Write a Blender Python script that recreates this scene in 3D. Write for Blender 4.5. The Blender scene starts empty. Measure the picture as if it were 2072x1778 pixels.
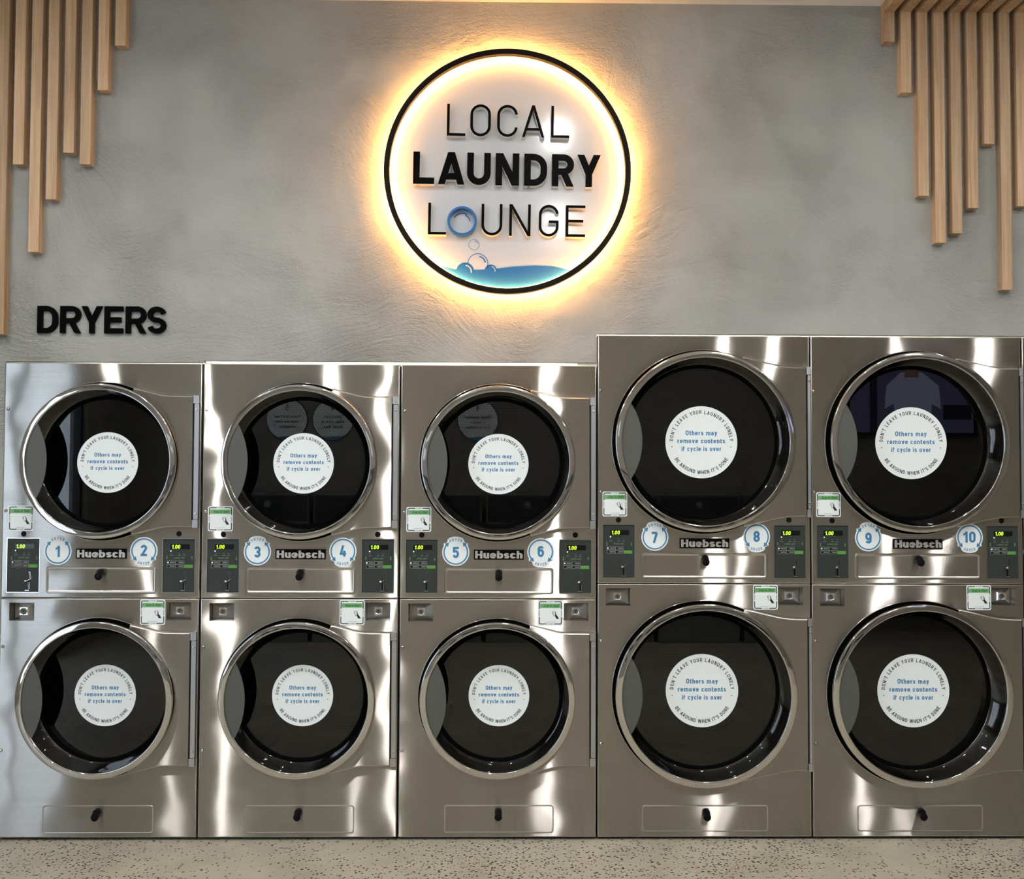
import bpy, bmesh, math, random
from mathutils import Matrix, Vector

scene = bpy.context.scene
COL = scene.collection
random.seed(7)

# ------------------------------------------------------------------ camera
CAM = (0.0, -4.2, 1.4683)
YAW, PITCH, ROLL, FPX = 0.01482, 0.03358, 0.00388, 2075.0
fw = Vector((math.sin(YAW)*math.cos(PITCH), math.cos(YAW)*math.cos(PITCH), math.sin(PITCH)))
rt = Vector((math.cos(YAW), -math.sin(YAW), 0.0))
up = rt.cross(fw)
r2 = rt*math.cos(ROLL) + up*math.sin(ROLL)
u2 = up*math.cos(ROLL) - rt*math.sin(ROLL)
cam_data = bpy.data.cameras.new('camera')
cam_data.sensor_fit = 'HORIZONTAL'
cam_data.sensor_width = 36.0
cam_data.lens = FPX/2072.0*36.0
cam = bpy.data.objects.new('camera', cam_data)
COL.objects.link(cam)
m = Matrix((r2, u2, -fw)).transposed().to_4x4()
m.translation = Vector(CAM)
cam.matrix_world = m
scene.camera = cam

# ------------------------------------------------------------------ world, exposure
world = bpy.data.worlds.new('daylight')
scene.world = world
world.use_nodes = True
bg = world.node_tree.nodes['Background']
bg.inputs['Color'].default_value = (0.72, 0.84, 1.0, 1)
bg.inputs['Strength'].default_value = 4.5
scene.view_settings.view_transform = 'Standard'
scene.view_settings.look = 'None'
scene.view_settings.gamma = 1.0
scene.view_settings.exposure = 0.0
scene.view_settings.use_curve_mapping = False
try:
    scene.cycles.use_denoising = True
    scene.cycles.use_adaptive_sampling = True
    scene.cycles.adaptive_threshold = 0.02
    scene.cycles.max_bounces = 7
    scene.cycles.diffuse_bounces = 3
    scene.cycles.glossy_bounces = 4
    scene.cycles.transparent_max_bounces = 8
    scene.cycles.sample_clamp_indirect = 25.0
    scene.cycles.caustics_reflective = True
except Exception:
    pass

LAMP_STRENGTH = 1220.0
LAMP2_STRENGTH = 2200.0
LED_STRENGTH = 165.0
SERVICE_STRENGTH = 500.0
# two rows of ceiling downlights: (x, y)
DOWNLIGHTS = [(-2.40, -1.6), (-1.03, -1.6), (0.33, -1.6), (1.69, -1.6), (3.05, -1.6),
              (-2.27, -3.6), (-0.87, -3.6), (0.47, -3.6), (1.82, -3.6), (3.16, -3.6)]

CEIL = 3.435
FLOOR = -0.012
WALL = 0.015
ROOM_L, ROOM_R, ROOM_REAR = -3.5, 5.3, -5.4

# ------------------------------------------------------------------ materials
MATS = {}
def new_mat(name):
    mt = bpy.data.materials.new(name)
    mt.use_nodes = True
    nt = mt.node_tree
    b = nt.nodes['Principled BSDF']
    MATS[name] = mt
    return mt, nt, b

def plain(name, col, rough=0.5, metal=0.0, spec=0.5, coat=0.0, emit=None, estr=0.0):
    mt, nt, b = new_mat(name)
    b.inputs['Base Color'].default_value = (*col, 1)
    b.inputs['Roughness'].default_value = rough
    b.inputs['Metallic'].default_value = metal
    b.inputs['Specular IOR Level'].default_value = spec
    b.inputs['Coat Weight'].default_value = coat
    if emit:
        b.inputs['Emission Color'].default_value = (*emit, 1)
        b.inputs['Emission Strength'].default_value = estr
    return mt

def nd(nt, typ, **kw):
    n = nt.nodes.new(typ)
    for k, v in kw.items():
        setattr(n, k, v)
    return n

def lk(nt, a, b):
    nt.links.new(a, b)

def ramp(nt, fac, p0, c0, p1, c1):
    r = nd(nt, 'ShaderNodeValToRGB')
    r.color_ramp.elements[0].position = p0
    r.color_ramp.elements[0].color = (*c0, 1)
    r.color_ramp.elements[1].position = p1
    r.color_ramp.elements[1].color = (*c1, 1)
    lk(nt, fac, r.inputs[0])
    return r.outputs[0]

def mapped_pos(nt, scale, obj=False):
    if obj:
        src = nd(nt, 'ShaderNodeTexCoord').outputs['Object']
    else:
        src = nd(nt, 'ShaderNodeNewGeometry').outputs['Position']
    mp = nd(nt, 'ShaderNodeMapping')
    mp.inputs['Scale'].default_value = scale
    lk(nt, src, mp.inputs['Vector'])
    return mp.outputs[0]

def noise(nt, vec, scale, detail=2.0, rough=0.5, dist=0.0):
    n = nd(nt, 'ShaderNodeTexNoise')
    n.inputs['Scale'].default_value = scale
    n.inputs['Detail'].default_value = detail
    n.inputs['Roughness'].default_value = rough
    n.inputs['Distortion'].default_value = dist
    if vec is not None:
        lk(nt, vec, n.inputs['Vector'])
    return n

def mathn(nt, op, a, b=None, clamp=False):
    n = nd(nt, 'ShaderNodeMath', operation=op)
    n.use_clamp = clamp
    for i, v in enumerate((a, b)):
        if v is None:
            continue
        if isinstance(v, (int, float)):
            n.inputs[i].default_value = v
        else:
            lk(nt, v, n.inputs[i])
    return n.outputs[0]

def bump(nt, height, dist, strength=1.0, normal=None):
    b = nd(nt, 'ShaderNodeBump')
    b.inputs['Distance'].default_value = dist
    b.inputs['Strength'].default_value = strength
    lk(nt, height, b.inputs['Height'])
    if normal is not None:
        lk(nt, normal, b.inputs['Normal'])
    return b.outputs[0]

def steel(name, col, rough, aniso, wave, tilt=0.0):
    """brushed stainless sheet: sharp sideways, smeared up and down, gently oil-canned"""
    mt = bpy.data.materials.new(name)
    mt.use_nodes = True
    MATS[name] = mt
    nt = mt.node_tree
    nt.nodes.clear()
    out = nd(nt, 'ShaderNodeOutputMaterial')
    g = nd(nt, 'ShaderNodeBsdfAnisotropic')
    g.distribution = 'GGX'
    pos = mapped_pos(nt, (1, 1, 1))
    grain = noise(nt, mapped_pos(nt, (3, 3, 420)), 1.0, 3.0, 0.6)
    c = ramp(nt, grain.outputs[0], 0.25, tuple(v*0.90 for v in col), 0.75, tuple(min(1, v*1.06) for v in col))
    lk(nt, c, g.inputs['Color'])
    smudge = noise(nt, pos, 5.0, 4.0, 0.6)
    rr = nd(nt, 'ShaderNodeMapRange')
    rr.inputs['To Min'].default_value = rough*0.92
    rr.inputs['To Max'].default_value = rough*1.1
    lk(nt, smudge.outputs[0], rr.inputs['Value'])
    lk(nt, rr.outputs[0], g.inputs['Roughness'])
    g.inputs['Anisotropy'].default_value = aniso
    tv = nd(nt, 'ShaderNodeCombineXYZ')
    tv.inputs[0].default_value = 1.0
    lk(nt, tv.outputs[0], g.inputs['Tangent'])
    w1 = noise(nt, mapped_pos(nt, (1.0, 1.0, 1.5)), 3.2, 1.0, 0.35)
    nrm = bump(nt, w1.outputs[0], wave)
    lk(nt, nrm, g.inputs['Normal'])
    lk(nt, g.outputs[0], out.inputs['Surface'])
    return mt

steel('brushed_steel', (0.48, 0.455, 0.42), 0.188, 0.905, 0.0046)
steel('door_steel', (0.48, 0.455, 0.42), 0.188, 0.905, 0.0046)
steel('drawer_steel', (0.48, 0.455, 0.42), 0.188, 0.905, 0.0046)

def chrome_mat():
    mt, nt, b = new_mat('chrome')
    b.inputs['Metallic'].default_value = 1.0
    b.inputs['Base Color'].default_value = (0.62, 0.60, 0.58, 1)
    b.inputs['Roughness'].default_value = 0.065
    n = noise(nt, mapped_pos(nt, (1, 1, 1)), 9.0, 1.0, 0.4)
    lk(nt, bump(nt, n.outputs[0], 0.004), b.inputs['Normal'])
chrome_mat()
plain('cast_chrome', (0.85, 0.84, 0.83), 0.2, 0.9)
plain('edge_steel', (0.60, 0.57, 0.53), 0.30, 1.0)
plain('hinge_metal', (0.55, 0.56, 0.58), 0.38, 1.0)
plain('screw_metal', (0.75, 0.74, 0.72), 0.22, 1.0)
plain('handle_grey', (0.095, 0.097, 0.09), 0.5, 0.2)
plain('rubber_and_gap_black', (0.002, 0.002, 0.002), 0.9, 0, 0.02)  # rubber seals, and flat black painted in for shaded gaps
plain('cabinet_dark', (0.03, 0.03, 0.03), 0.6)
plain('black_plastic', (0.004, 0.004, 0.005), 0.4, 0, 0.12)
plain('black_paint', (0.0015, 0.0012, 0.0012), 0.4, 0, 0.03)
plain('letter_side', (0.80, 0.78, 0.74), 0.5)
plain('sticker_white', (0.80, 0.86, 0.87), 0.5, 0, 0.3)
plain('ink_black', (0.012, 0.014, 0.018), 0.45)
plain('ink_blue', (0.045, 0.21, 0.42), 0.45)
plain('ink_green', (0.16, 0.42, 0.16), 0.45)
plain('ink_dark_green', (0.01, 0.10, 0.015), 0.45)
plain('ink_grey', (0.30, 0.31, 0.30), 0.5)
plain('print_green', (0.12, 0.30, 0.09), 0.5)
plain('start_green', (0.10, 0.30, 0.05), 0.5)
plain('print_grey', (0.20, 0.22, 0.21), 0.5)
plain('control_face', (0.030, 0.037, 0.035), 0.5, 0, 0.3)
plain('display_window', (0.006, 0.006, 0.006), 0.15)
plain('led_digits', (0.1, 0.2, 0.0), 0.5, emit=(0.50, 1.0, 0.02), estr=2.2)
plain('led_dot', (0.6, 0.6, 0.5), 0.5, emit=(1.0, 0.95, 0.75), estr=2.5)
plain('plate_black', (0.004, 0.003, 0.003), 0.5, 0, 0.05)
plain('emboss_silver', (0.50, 0.485, 0.47), 0.4, 0.3)
plain('sign_white', (0.55, 0.56, 0.58), 0.14, 0, 0.5)
plain('ring_black', (0.006, 0.004, 0.003), 0.5, 0, 0.1)
plain('led_strip', (0.9, 0.8, 0.6), 0.5, emit=(1.0, 0.44, 0.10), estr=LED_STRENGTH)
plain('lamp_lens', (0.9, 0.9, 0.9), 0.5, emit=(1.0, 0.985, 0.955), estr=LAMP_STRENGTH)
plain('lamp_lens_wide', (0.9, 0.9, 0.9), 0.5, emit=(1.0, 0.985, 0.955), estr=LAMP2_STRENGTH)
plain('lamp_trim', (0.8, 0.8, 0.8), 0.4)
plain('service_tube', (0.9, 0.9, 0.9), 0.5, emit=(1.0, 0.98, 0.80), estr=SERVICE_STRENGTH)
plain('ceiling_paint', (0.88, 0.86, 0.84), 0.8)
plain('wall_paint', (0.22, 0.20, 0.172), 0.8)
plain('service_paint', (0.8, 0.8, 0.72), 0.8)
plain('frame_black', (0.02, 0.02, 0.022), 0.4)
plain('washer_body', (0.42, 0.42, 0.42), 0.35, 0.8)
plain('screen_glow', (0.02, 0.02, 0.05), 0.3, emit=(0.22, 0.22, 0.38), estr=0.8)
plain('screen_shirt', (0.02, 0.02, 0.05), 0.3, emit=(0.55, 0.58, 0.78), estr=1.2)
plain('screen_skin', (0.02, 0.02, 0.05), 0.3, emit=(0.45, 0.25, 0.20), estr=0.9)
plain('screen_dark', (0.01, 0.01, 0.02), 0.3, emit=(0.04, 0.04, 0.08), estr=0.6)

def glass_mat(name, tint, fac=1.0):
    mt = bpy.data.materials.new(name)
    mt.use_nodes = True
    MATS[name] = mt
    nt = mt.node_tree
    nt.nodes.clear()
    out = nd(nt, 'ShaderNodeOutputMaterial')
    mix = nd(nt, 'ShaderNodeMixShader')
    fr = nd(nt, 'ShaderNodeFresnel')
    fr.inputs['IOR'].default_value = 1.56
    tr = nd(nt, 'ShaderNodeBsdfTransparent')
    tr.inputs['Color'].default_value = (*tint, 1)
    gl = nd(nt, 'ShaderNodeBsdfGlossy')
    gl.inputs['Roughness'].default_value = 0.0
    gl.inputs['Color'].default_value = (1, 1, 1, 1)
    lk(nt, fr.outputs[0], mix.inputs[0])
    lk(nt, tr.outputs[0], mix.inputs[1])
    lk(nt, gl.outputs[0], mix.inputs[2])
    lk(nt, mix.outputs[0], out.inputs['Surface'])
glass_mat('door_glass', (0.30, 0.30, 0.275))
glass_mat('window_glass', (0.92, 0.95, 0.96))

def drum_mat():
    mt, nt, b = new_mat('drum_steel')
    b.inputs['Metallic'].default_value = 0.6
    b.inputs['Roughness'].default_value = 0.4
    # staggered round perforations: two offset rectangular lattices
    tc = nd(nt, 'ShaderNodeTexCoord').outputs['UV']
    ds = []
    for off in (0.0, 0.5):
        ma = nd(nt, 'ShaderNodeVectorMath', operation='MULTIPLY_ADD')
        lk(nt, tc, ma.inputs[0])
        ma.inputs[1].default_value = (78.0, 45.0, 0.0)
        ma.inputs[2].default_value = (off, off, 0.0)
        fr = nd(nt, 'ShaderNodeVectorMath', operation='FRACTION')
        lk(nt, ma.outputs[0], fr.inputs[0])
        sb = nd(nt, 'ShaderNodeVectorMath', operation='MULTIPLY_ADD')
        lk(nt, fr.outputs[0], sb.inputs[0])
        sb.inputs[1].default_value = (1.0, 1.733, 0.0)
        sb.inputs[2].default_value = (-0.5, -0.8665, 0.0)
        ln = nd(nt, 'ShaderNodeVectorMath', operation='LENGTH')
        lk(nt, sb.outputs[0], ln.inputs[0])
        ds.append(ln.outputs['Value'])
    dmin = mathn(nt, 'MINIMUM', ds[0], ds[1])
    msk = noise(nt, tc, 2.2, 0.0)
    hole = mathn(nt, 'LESS_THAN', dmin, 0.30)
    zone = mathn(nt, 'GREATER_THAN', msk.outputs[0], 0.47)
    h = mathn(nt, 'MULTIPLY', hole, zone)
    c = ramp(nt, h, 0.0, (0.13, 0.125, 0.115), 1.0, (0.01, 0.01, 0.01))
    lk(nt, c, b.inputs['Base Color'])
drum_mat()

def plaster_mat():
    mt, nt, b = new_mat('trowelled_plaster')
    b.inputs['Roughness'].default_value = 0.72
    b.inputs['Specular IOR Level'].default_value = 0.3
    pos = mapped_pos(nt, (1, 1, 1))
    warp = noise(nt, pos, 1.3, 1.0, 0.5)
    sub = nd(nt, 'ShaderNodeVectorMath', operation='SUBTRACT')
    lk(nt, warp.outputs['Color'], sub.inputs[0])
    sub.inputs[1].default_value = (0.5, 0.5, 0.5)
    scl = nd(nt, 'ShaderNodeVectorMath', operation='SCALE')
    lk(nt, sub.outputs[0], scl.inputs[0])
    scl.inputs['Scale'].default_value = 1.1
    add = nd(nt, 'ShaderNodeVectorMath', operation='ADD')
    lk(nt, pos, add.inputs[0])
    lk(nt, scl.outputs[0], add.inputs[1])
    mp = nd(nt, 'ShaderNodeMapping')
    mp.inputs['Scale'].default_value = (9.0, 9.0, 48.0)
    lk(nt, add.outputs[0], mp.inputs['Vector'])
    streak = noise(nt, mp.outputs[0], 1.0, 4.0, 0.6)
    fine = noise(nt, mapped_pos(nt, (55, 55, 95)), 1.0, 4.0, 0.65, 1.0)
    patch = noise(nt, pos, 2.2, 3.0, 0.6)
    pm = nd(nt, 'ShaderNodeMapRange')
    pm.inputs['From Min'].default_value = 0.40
    pm.inputs['From Max'].default_value = 0.66
    lk(nt, patch.outputs[0], pm.inputs['Value'])
    sk = mathn(nt, 'MULTIPLY', streak.outputs[0], mathn(nt, 'ADD', mathn(nt, 'MULTIPLY', pm.outputs[0], 0.55), 0.10))
    fk = mathn(nt, 'MULTIPLY', fine.outputs[0], mathn(nt, 'ADD', mathn(nt, 'MULTIPLY', pm.outputs[0], 0.42), 0.08))
    big = mathn(nt, 'MULTIPLY', noise(nt, pos, 3.0, 2.0).outputs[0], 1.2)
    h = mathn(nt, 'ADD', mathn(nt, 'ADD', sk, fk), big)
    lk(nt, bump(nt, h, 0.024), b.inputs['Normal'])
    tone = noise(nt, add.outputs[0], 1.7, 4.0, 0.55)
    c = ramp(nt, tone.outputs[0], 0.3, (0.325, 0.328, 0.308), 0.7, (0.40, 0.402, 0.38))
    lk(nt, c, b.inputs['Base Color'])
plaster_mat()

def floor_mat():
    mt, nt, b = new_mat('polished_concrete')
    b.inputs['Roughness'].default_value = 0.42
    pos = mapped_pos(nt, (1, 1, 1))
    wob = noise(nt, pos, 60.0, 2.0)
    addv = nd(nt, 'ShaderNodeVectorMath', operation='MULTIPLY_ADD')
    lk(nt, wob.outputs['Color'], addv.inputs[0])
    addv.inputs[1].default_value = (0.012, 0.012, 0.0)
    lk(nt, pos, addv.inputs[2])
    v = nd(nt, 'ShaderNodeTexVoronoi')
    v.inputs['Scale'].default_value = 78.0
    lk(nt, addv.outputs[0], v.inputs['Vector'])
    dens = noise(nt, pos, 1.5, 3.0, 0.6)
    cellr = nd(nt, 'ShaderNodeSeparateColor')
    lk(nt, v.outputs['Color'], cellr.inputs[0])
    dm = nd(nt, 'ShaderNodeMapRange')
    dm.inputs['From Min'].default_value = 0.34
    dm.inputs['From Max'].default_value = 0.58
    lk(nt, dens.outputs[0], dm.inputs['Value'])
    on = mathn(nt, 'LESS_THAN', cellr.outputs[0], mathn(nt, 'MULTIPLY', dm.outputs[0], 0.95))
    size = mathn(nt, 'ADD', mathn(nt, 'MULTIPLY', cellr.outputs[1], 0.26), 0.17)
    dot = mathn(nt, 'MULTIPLY', mathn(nt, 'LESS_THAN', v.outputs['Distance'], size), on)
    blot = noise(nt, pos, 3.5, 4.0, 0.6)
    base = ramp(nt, blot.outputs[0], 0.3, (0.34, 0.31, 0.235), 0.7, (0.45, 0.415, 0.325))
    mx = nd(nt, 'ShaderNodeMix', data_type='RGBA')
    lk(nt, dot, mx.inputs['Factor'])
    lk(nt, base, mx.inputs['A'])
    mx.inputs['B'].default_value = (0.02, 0.015, 0.01, 1)
    lk(nt, mx.outputs['Result'], b.inputs['Base Color'])
floor_mat()

def wood_mat():
    mt, nt, b = new_mat('oak_timber')
    b.inputs['Roughness'].default_value = 0.5
    oi = nd(nt, 'ShaderNodeObjectInfo')
    geo = nd(nt, 'ShaderNodeNewGeometry')
    off = nd(nt, 'ShaderNodeVectorMath', operation='SCALE')
    cmb = nd(nt, 'ShaderNodeCombineXYZ')
    for i in range(3):
        lk(nt, oi.outputs['Random'], cmb.inputs[i])
    lk(nt, cmb.outputs[0], off.inputs[0])
    off.inputs['Scale'].default_value = 40.0
    add = nd(nt, 'ShaderNodeVectorMath', operation='ADD')
    lk(nt, geo.outputs['Position'], add.inputs[0])
    lk(nt, off.outputs[0], add.inputs[1])
    mp = nd(nt, 'ShaderNodeMapping')
    mp.inputs['Scale'].default_value = (70, 70, 2.6)
    lk(nt, add.outputs[0], mp.inputs['Vector'])
    g = noise(nt, mp.outputs[0], 1.0, 5.0, 0.65, 0.3)
    mp2 = nd(nt, 'ShaderNodeMapping')
    mp2.inputs['Scale'].default_value = (14, 14, 1.2)
    lk(nt, add.outputs[0], mp2.inputs['Vector'])
    g2 = noise(nt, mp2.outputs[0], 1.0, 2.0)
    f = mathn(nt, 'ADD', mathn(nt, 'MULTIPLY', g.outputs[0], 0.6), mathn(nt, 'MULTIPLY', g2.outputs[0], 0.4))
    c = ramp(nt, f, 0.34, (0.36, 0.215, 0.11), 0.66, (0.64, 0.44, 0.27))
    hsv = nd(nt, 'ShaderNodeHueSaturation')
    vr = nd(nt, 'ShaderNodeMapRange')
    vr.inputs['To Min'].default_value = 0.86
    vr.inputs['To Max'].default_value = 1.14
    lk(nt, oi.outputs['Random'], vr.inputs['Value'])
    lk(nt, vr.outputs[0], hsv.inputs['Value'])
    lk(nt, c, hsv.inputs['Color'])
    lk(nt, hsv.outputs[0], b.inputs['Base Color'])
    lk(nt, bump(nt, g.outputs[0], 0.0012), b.inputs['Normal'])
wood_mat()

def wave_mat():
    mt, nt, b = new_mat('sign_blue')
    b.inputs['Base Color'].default_value = (0.025, 0.14, 0.38, 1)
    b.inputs['Roughness'].default_value = 0.16
wave_mat()

# ------------------------------------------------------------------ mesh helpers
class MB:
    """collects faces; local x right, y into the wall, z up"""
    def __init__(self):
        self.v, self.f, self.m, self.s, self.mats, self.uv = [], [], [], [], [], {}
    def mat(self, name):
        if name not in self.mats:
            self.mats.append(name)
        return self.mats.index(name)
    def face(self, pts, mat, smooth=False):
        i0 = len(self.v)
        self.v.extend(pts)
        self.f.append(tuple(range(i0, i0+len(pts))))
        self.m.append(self.mat(mat))
        self.s.append(smooth)
    def box(self, x0, x1, y0, y1, z0, z1, mat):
        i = len(self.v)
        self.v += [(x0,y0,z0),(x1,y0,z0),(x1,y1,z0),(x0,y1,z0),(x0,y0,z1),(x1,y0,z1),(x1,y1,z1),(x0,y1,z1)]
        k = self.mat(mat)
        for q in ((0,1,5,4),(1,2,6,5),(2,3,7,6),(3,0,4,7),(4,5,6,7),(3,2,1,0)):
            self.f.append(tuple(i+j for j in q)); self.m.append(k); self.s.append(False)
    def lathe(self, prof, mat, n=96, cx=0.0, cz=0.0, a0=0.0, a1=360.0, closed_prof=False, smooth=True, dirn=None):
        """prof: (r, y) list turned about the y axis through (cx, cz)"""
        k = self.mat(mat)
        i = len(self.v)
        full = abs(a1-a0-360) < 1e-6
        cols = n if full else n+1
        for c in range(cols):
            a = math.radians(a0+(a1-a0)*c/n)
            for r, y in prof:
                self.v.append((cx+r*math.cos(a), y, cz+r*math.sin(a)))
        L = len(prof)
        for c in range(n):
            d = (c+1) % cols if full else c+1
            for j in range(L if closed_prof else L-1):
                j2 = (j+1) % L
                self.f.append((i+c*L+j, i+d*L+j, i+d*L+j2, i+c*L+j2)); self.m.append(k); self.s.append(smooth)
    def disc(self, cx, cz, r, y, mat, n=64):
        self.face([(cx+r*math.cos(-2*math.pi*j/n), y, cz+r*math.sin(-2*math.pi*j/n)) for j in range(n)][::-1], mat)
    def prism(self, pts, y0, y1, mat, side=None, smooth=False):
        """pts: x,z outline; y0 front, y1 back"""
        side = side or mat
        self.face([(x, y0, z) for x, z in pts], mat)
        self.face([(x, y1, z) for x, z in reversed(pts)], side)
        n = len(pts)
        for j in range(n):
            a, b = pts[j], pts[(j+1) % n]
            self.face([(a[0],y0,a[1]),(a[0],y1,a[1]),(b[0],y1,b[1]),(b[0],y0,b[1])], side, smooth)
    def ball(self, c, r, mat, n=12):
        self.ellipsoid(c, (r, r, r), mat, n)
    def ellipsoid(self, c, r, mat, n=12):
        k = self.mat(mat); i = len(self.v); h = n//2
        for a in range(h+1):
            t = math.pi*a/h
            for b in range(n):
                p = 2*math.pi*b/n
                self.v.append((c[0]+r[0]*math.sin(t)*math.cos(p), c[1]+r[1]*math.sin(t)*math.sin(p), c[2]+r[2]*math.cos(t)))
        for a in range(h):
            for b in range(n):
                b2 = (b+1) % n
                self.f.append((i+a*n+b, i+a*n+b2, i+(a+1)*n+b2, i+(a+1)*n+b)); self.m.append(k); self.s.append(True)
    def rod(self, p, q, r, mat, n=16, cap=True, r1=None):
        p, q = Vector(p), Vector(q)
        r1 = r if r1 is None else r1
        ax = (q-p).normalized()
        e = Vector((0,0,1)) if abs(ax.z) < 0.9 else Vector((1,0,0))
        u = ax.cross(e).normalized(); w = ax.cross(u)
        A = [p+(u*math.cos(2*math.pi*j/n)+w*math.sin(2*math.pi*j/n))*r for j in range(n)]
        B = [q+(u*math.cos(2*math.pi*j/n)+w*math.sin(2*math.pi*j/n))*r1 for j in range(n)]
        k = self.mat(mat); i = len(self.v)
        self.v += [tuple(x) for x in A+B]
        for j in range(n):
            j2 = (j+1) % n
            self.f.append((i+j, i+j2, i+n+j2, i+n+j)); self.m.append(k); self.s.append(True)
        if cap:
            self.f.append(tuple(i+j for j in range(n))); self.m.append(k); self.s.append(False)
            self.f.append(tuple(i+n+j for j in reversed(range(n)))); self.m.append(k); self.s.append(False)
    def holed(self, outer, holes, y, mat):
        """flat face in the xz plane with holes, facing -y"""
        bm = bmesh.new()
        edges = []
        for loop in [outer]+holes:
            vs = [bm.verts.new((p[0], y, p[1])) for p in loop]
            for j in range(len(vs)):
                edges.append(bm.edges.new((vs[j], vs[(j+1) % len(vs)])))
        bmesh.ops.triangle_fill(bm, use_beauty=True, use_dissolve=False, edges=edges)
        bm.normal_update()
        for f in bm.faces:
            pts = [tuple(v.co) for v in f.verts]
            if f.normal.y > 0:
                pts.reverse()
            self.face(pts, mat)
        bm.free()
    def walls(self, loop, y0, y1, mat, smooth=False):
        n = len(loop)
        for j in range(n):
            a, b = loop[j], loop[(j+1) % n]
            self.face([(a[0],y0,a[1]),(a[0],y1,a[1]),(b[0],y1,b[1]),(b[0],y0,b[1])], mat, smooth)
    def mesh(self, name, fix=False, sharp=35):
        me = bpy.data.meshes.new(name)
        me.from_pydata(self.v, [], self.f)
        for nm in self.mats:
            me.materials.append(MATS[nm])
        me.polygons.foreach_set('material_index', self.m)
        me.polygons.foreach_set('use_smooth', self.s)
        if any(self.s) or fix:
            bm = bmesh.new(); bm.from_mesh(me)
            bmesh.ops.remove_doubles(bm, verts=bm.verts, dist=1e-5)
            if fix:
                bmesh.ops.recalc_face_normals(bm, faces=bm.faces)
            lim = math.radians(sharp)
            for e in bm.edges:
                if len(e.link_faces) == 2:
                    e.smooth = e.calc_face_angle(0.0) < lim
            bm.to_mesh(me); bm.free()
        me.update()
        return me

def obj(name, mesh, parent=None, loc=(0,0,0), label=None, cat=None, group=None, kind=None):
    if isinstance(mesh, MB):
        mesh = mesh.mesh(name)
    o = bpy.data.objects.new(name, mesh)
    COL.objects.link(o)
    o.location = loc
    if parent is not None:
        o.parent = parent
    for k, v in (('label', label), ('category', cat), ('group', group), ('kind', kind)):
        if v:
            o[k] = v
    return o

def circle(cx, cz, r, n=64):
    return [(cx+r*math.cos(2*math.pi*j/n), cz+r*math.sin(2*math.pi*j/n)) for j in range(n)]

def rect(x0, x1, z0, z1):
    return [(x0,z0),(x1,z0),(x1,z1),(x0,z1)]

def rrect(x0, x1, z0, z1, r, n=5):
    pts = []
    for cx, cz, a in ((x1-r,z0+r,-90),(x1-r,z1-r,0),(x0+r,z1-r,90),(x0+r,z0+r,180)):
        for j in range(n+1):
            t = math.radians(a+90*j/n)
            pts.append((cx+r*math.cos(t), cz+r*math.sin(t)))
    return pts

# ------------------------------------------------------------------ stroke lettering
def arc(cx, cy, rx, ry, a0, a1, n=8):
    return [(cx+rx*math.cos(math.radians(a0+(a1-a0)*j/n)), cy+ry*math.sin(math.radians(a0+(a1-a0)*j/n))) for j in range(n+1)]

UW = dict(A=.70, B=.60, C=.58, D=.60, E=.54, F=.52, G=.60, H=.62, L=.52, M=.78, N=.64, O=.60, P=.58, R=.61, S=.58, T=.60,
          U=.60, V=.66, W=.98, Y=.66, X=.64, Q=.6)
LW = dict(a=.50, b=.52, c=.48, d=.52, e=.52, f=.34, g=.52, h=.50, k=.50, m=.82, n=.50, o=.52, p=.52, r=.34, s=.47, t=.34,
          u=.50, v=.52, w=.78, y=.52)
XH = 0.73

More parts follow.
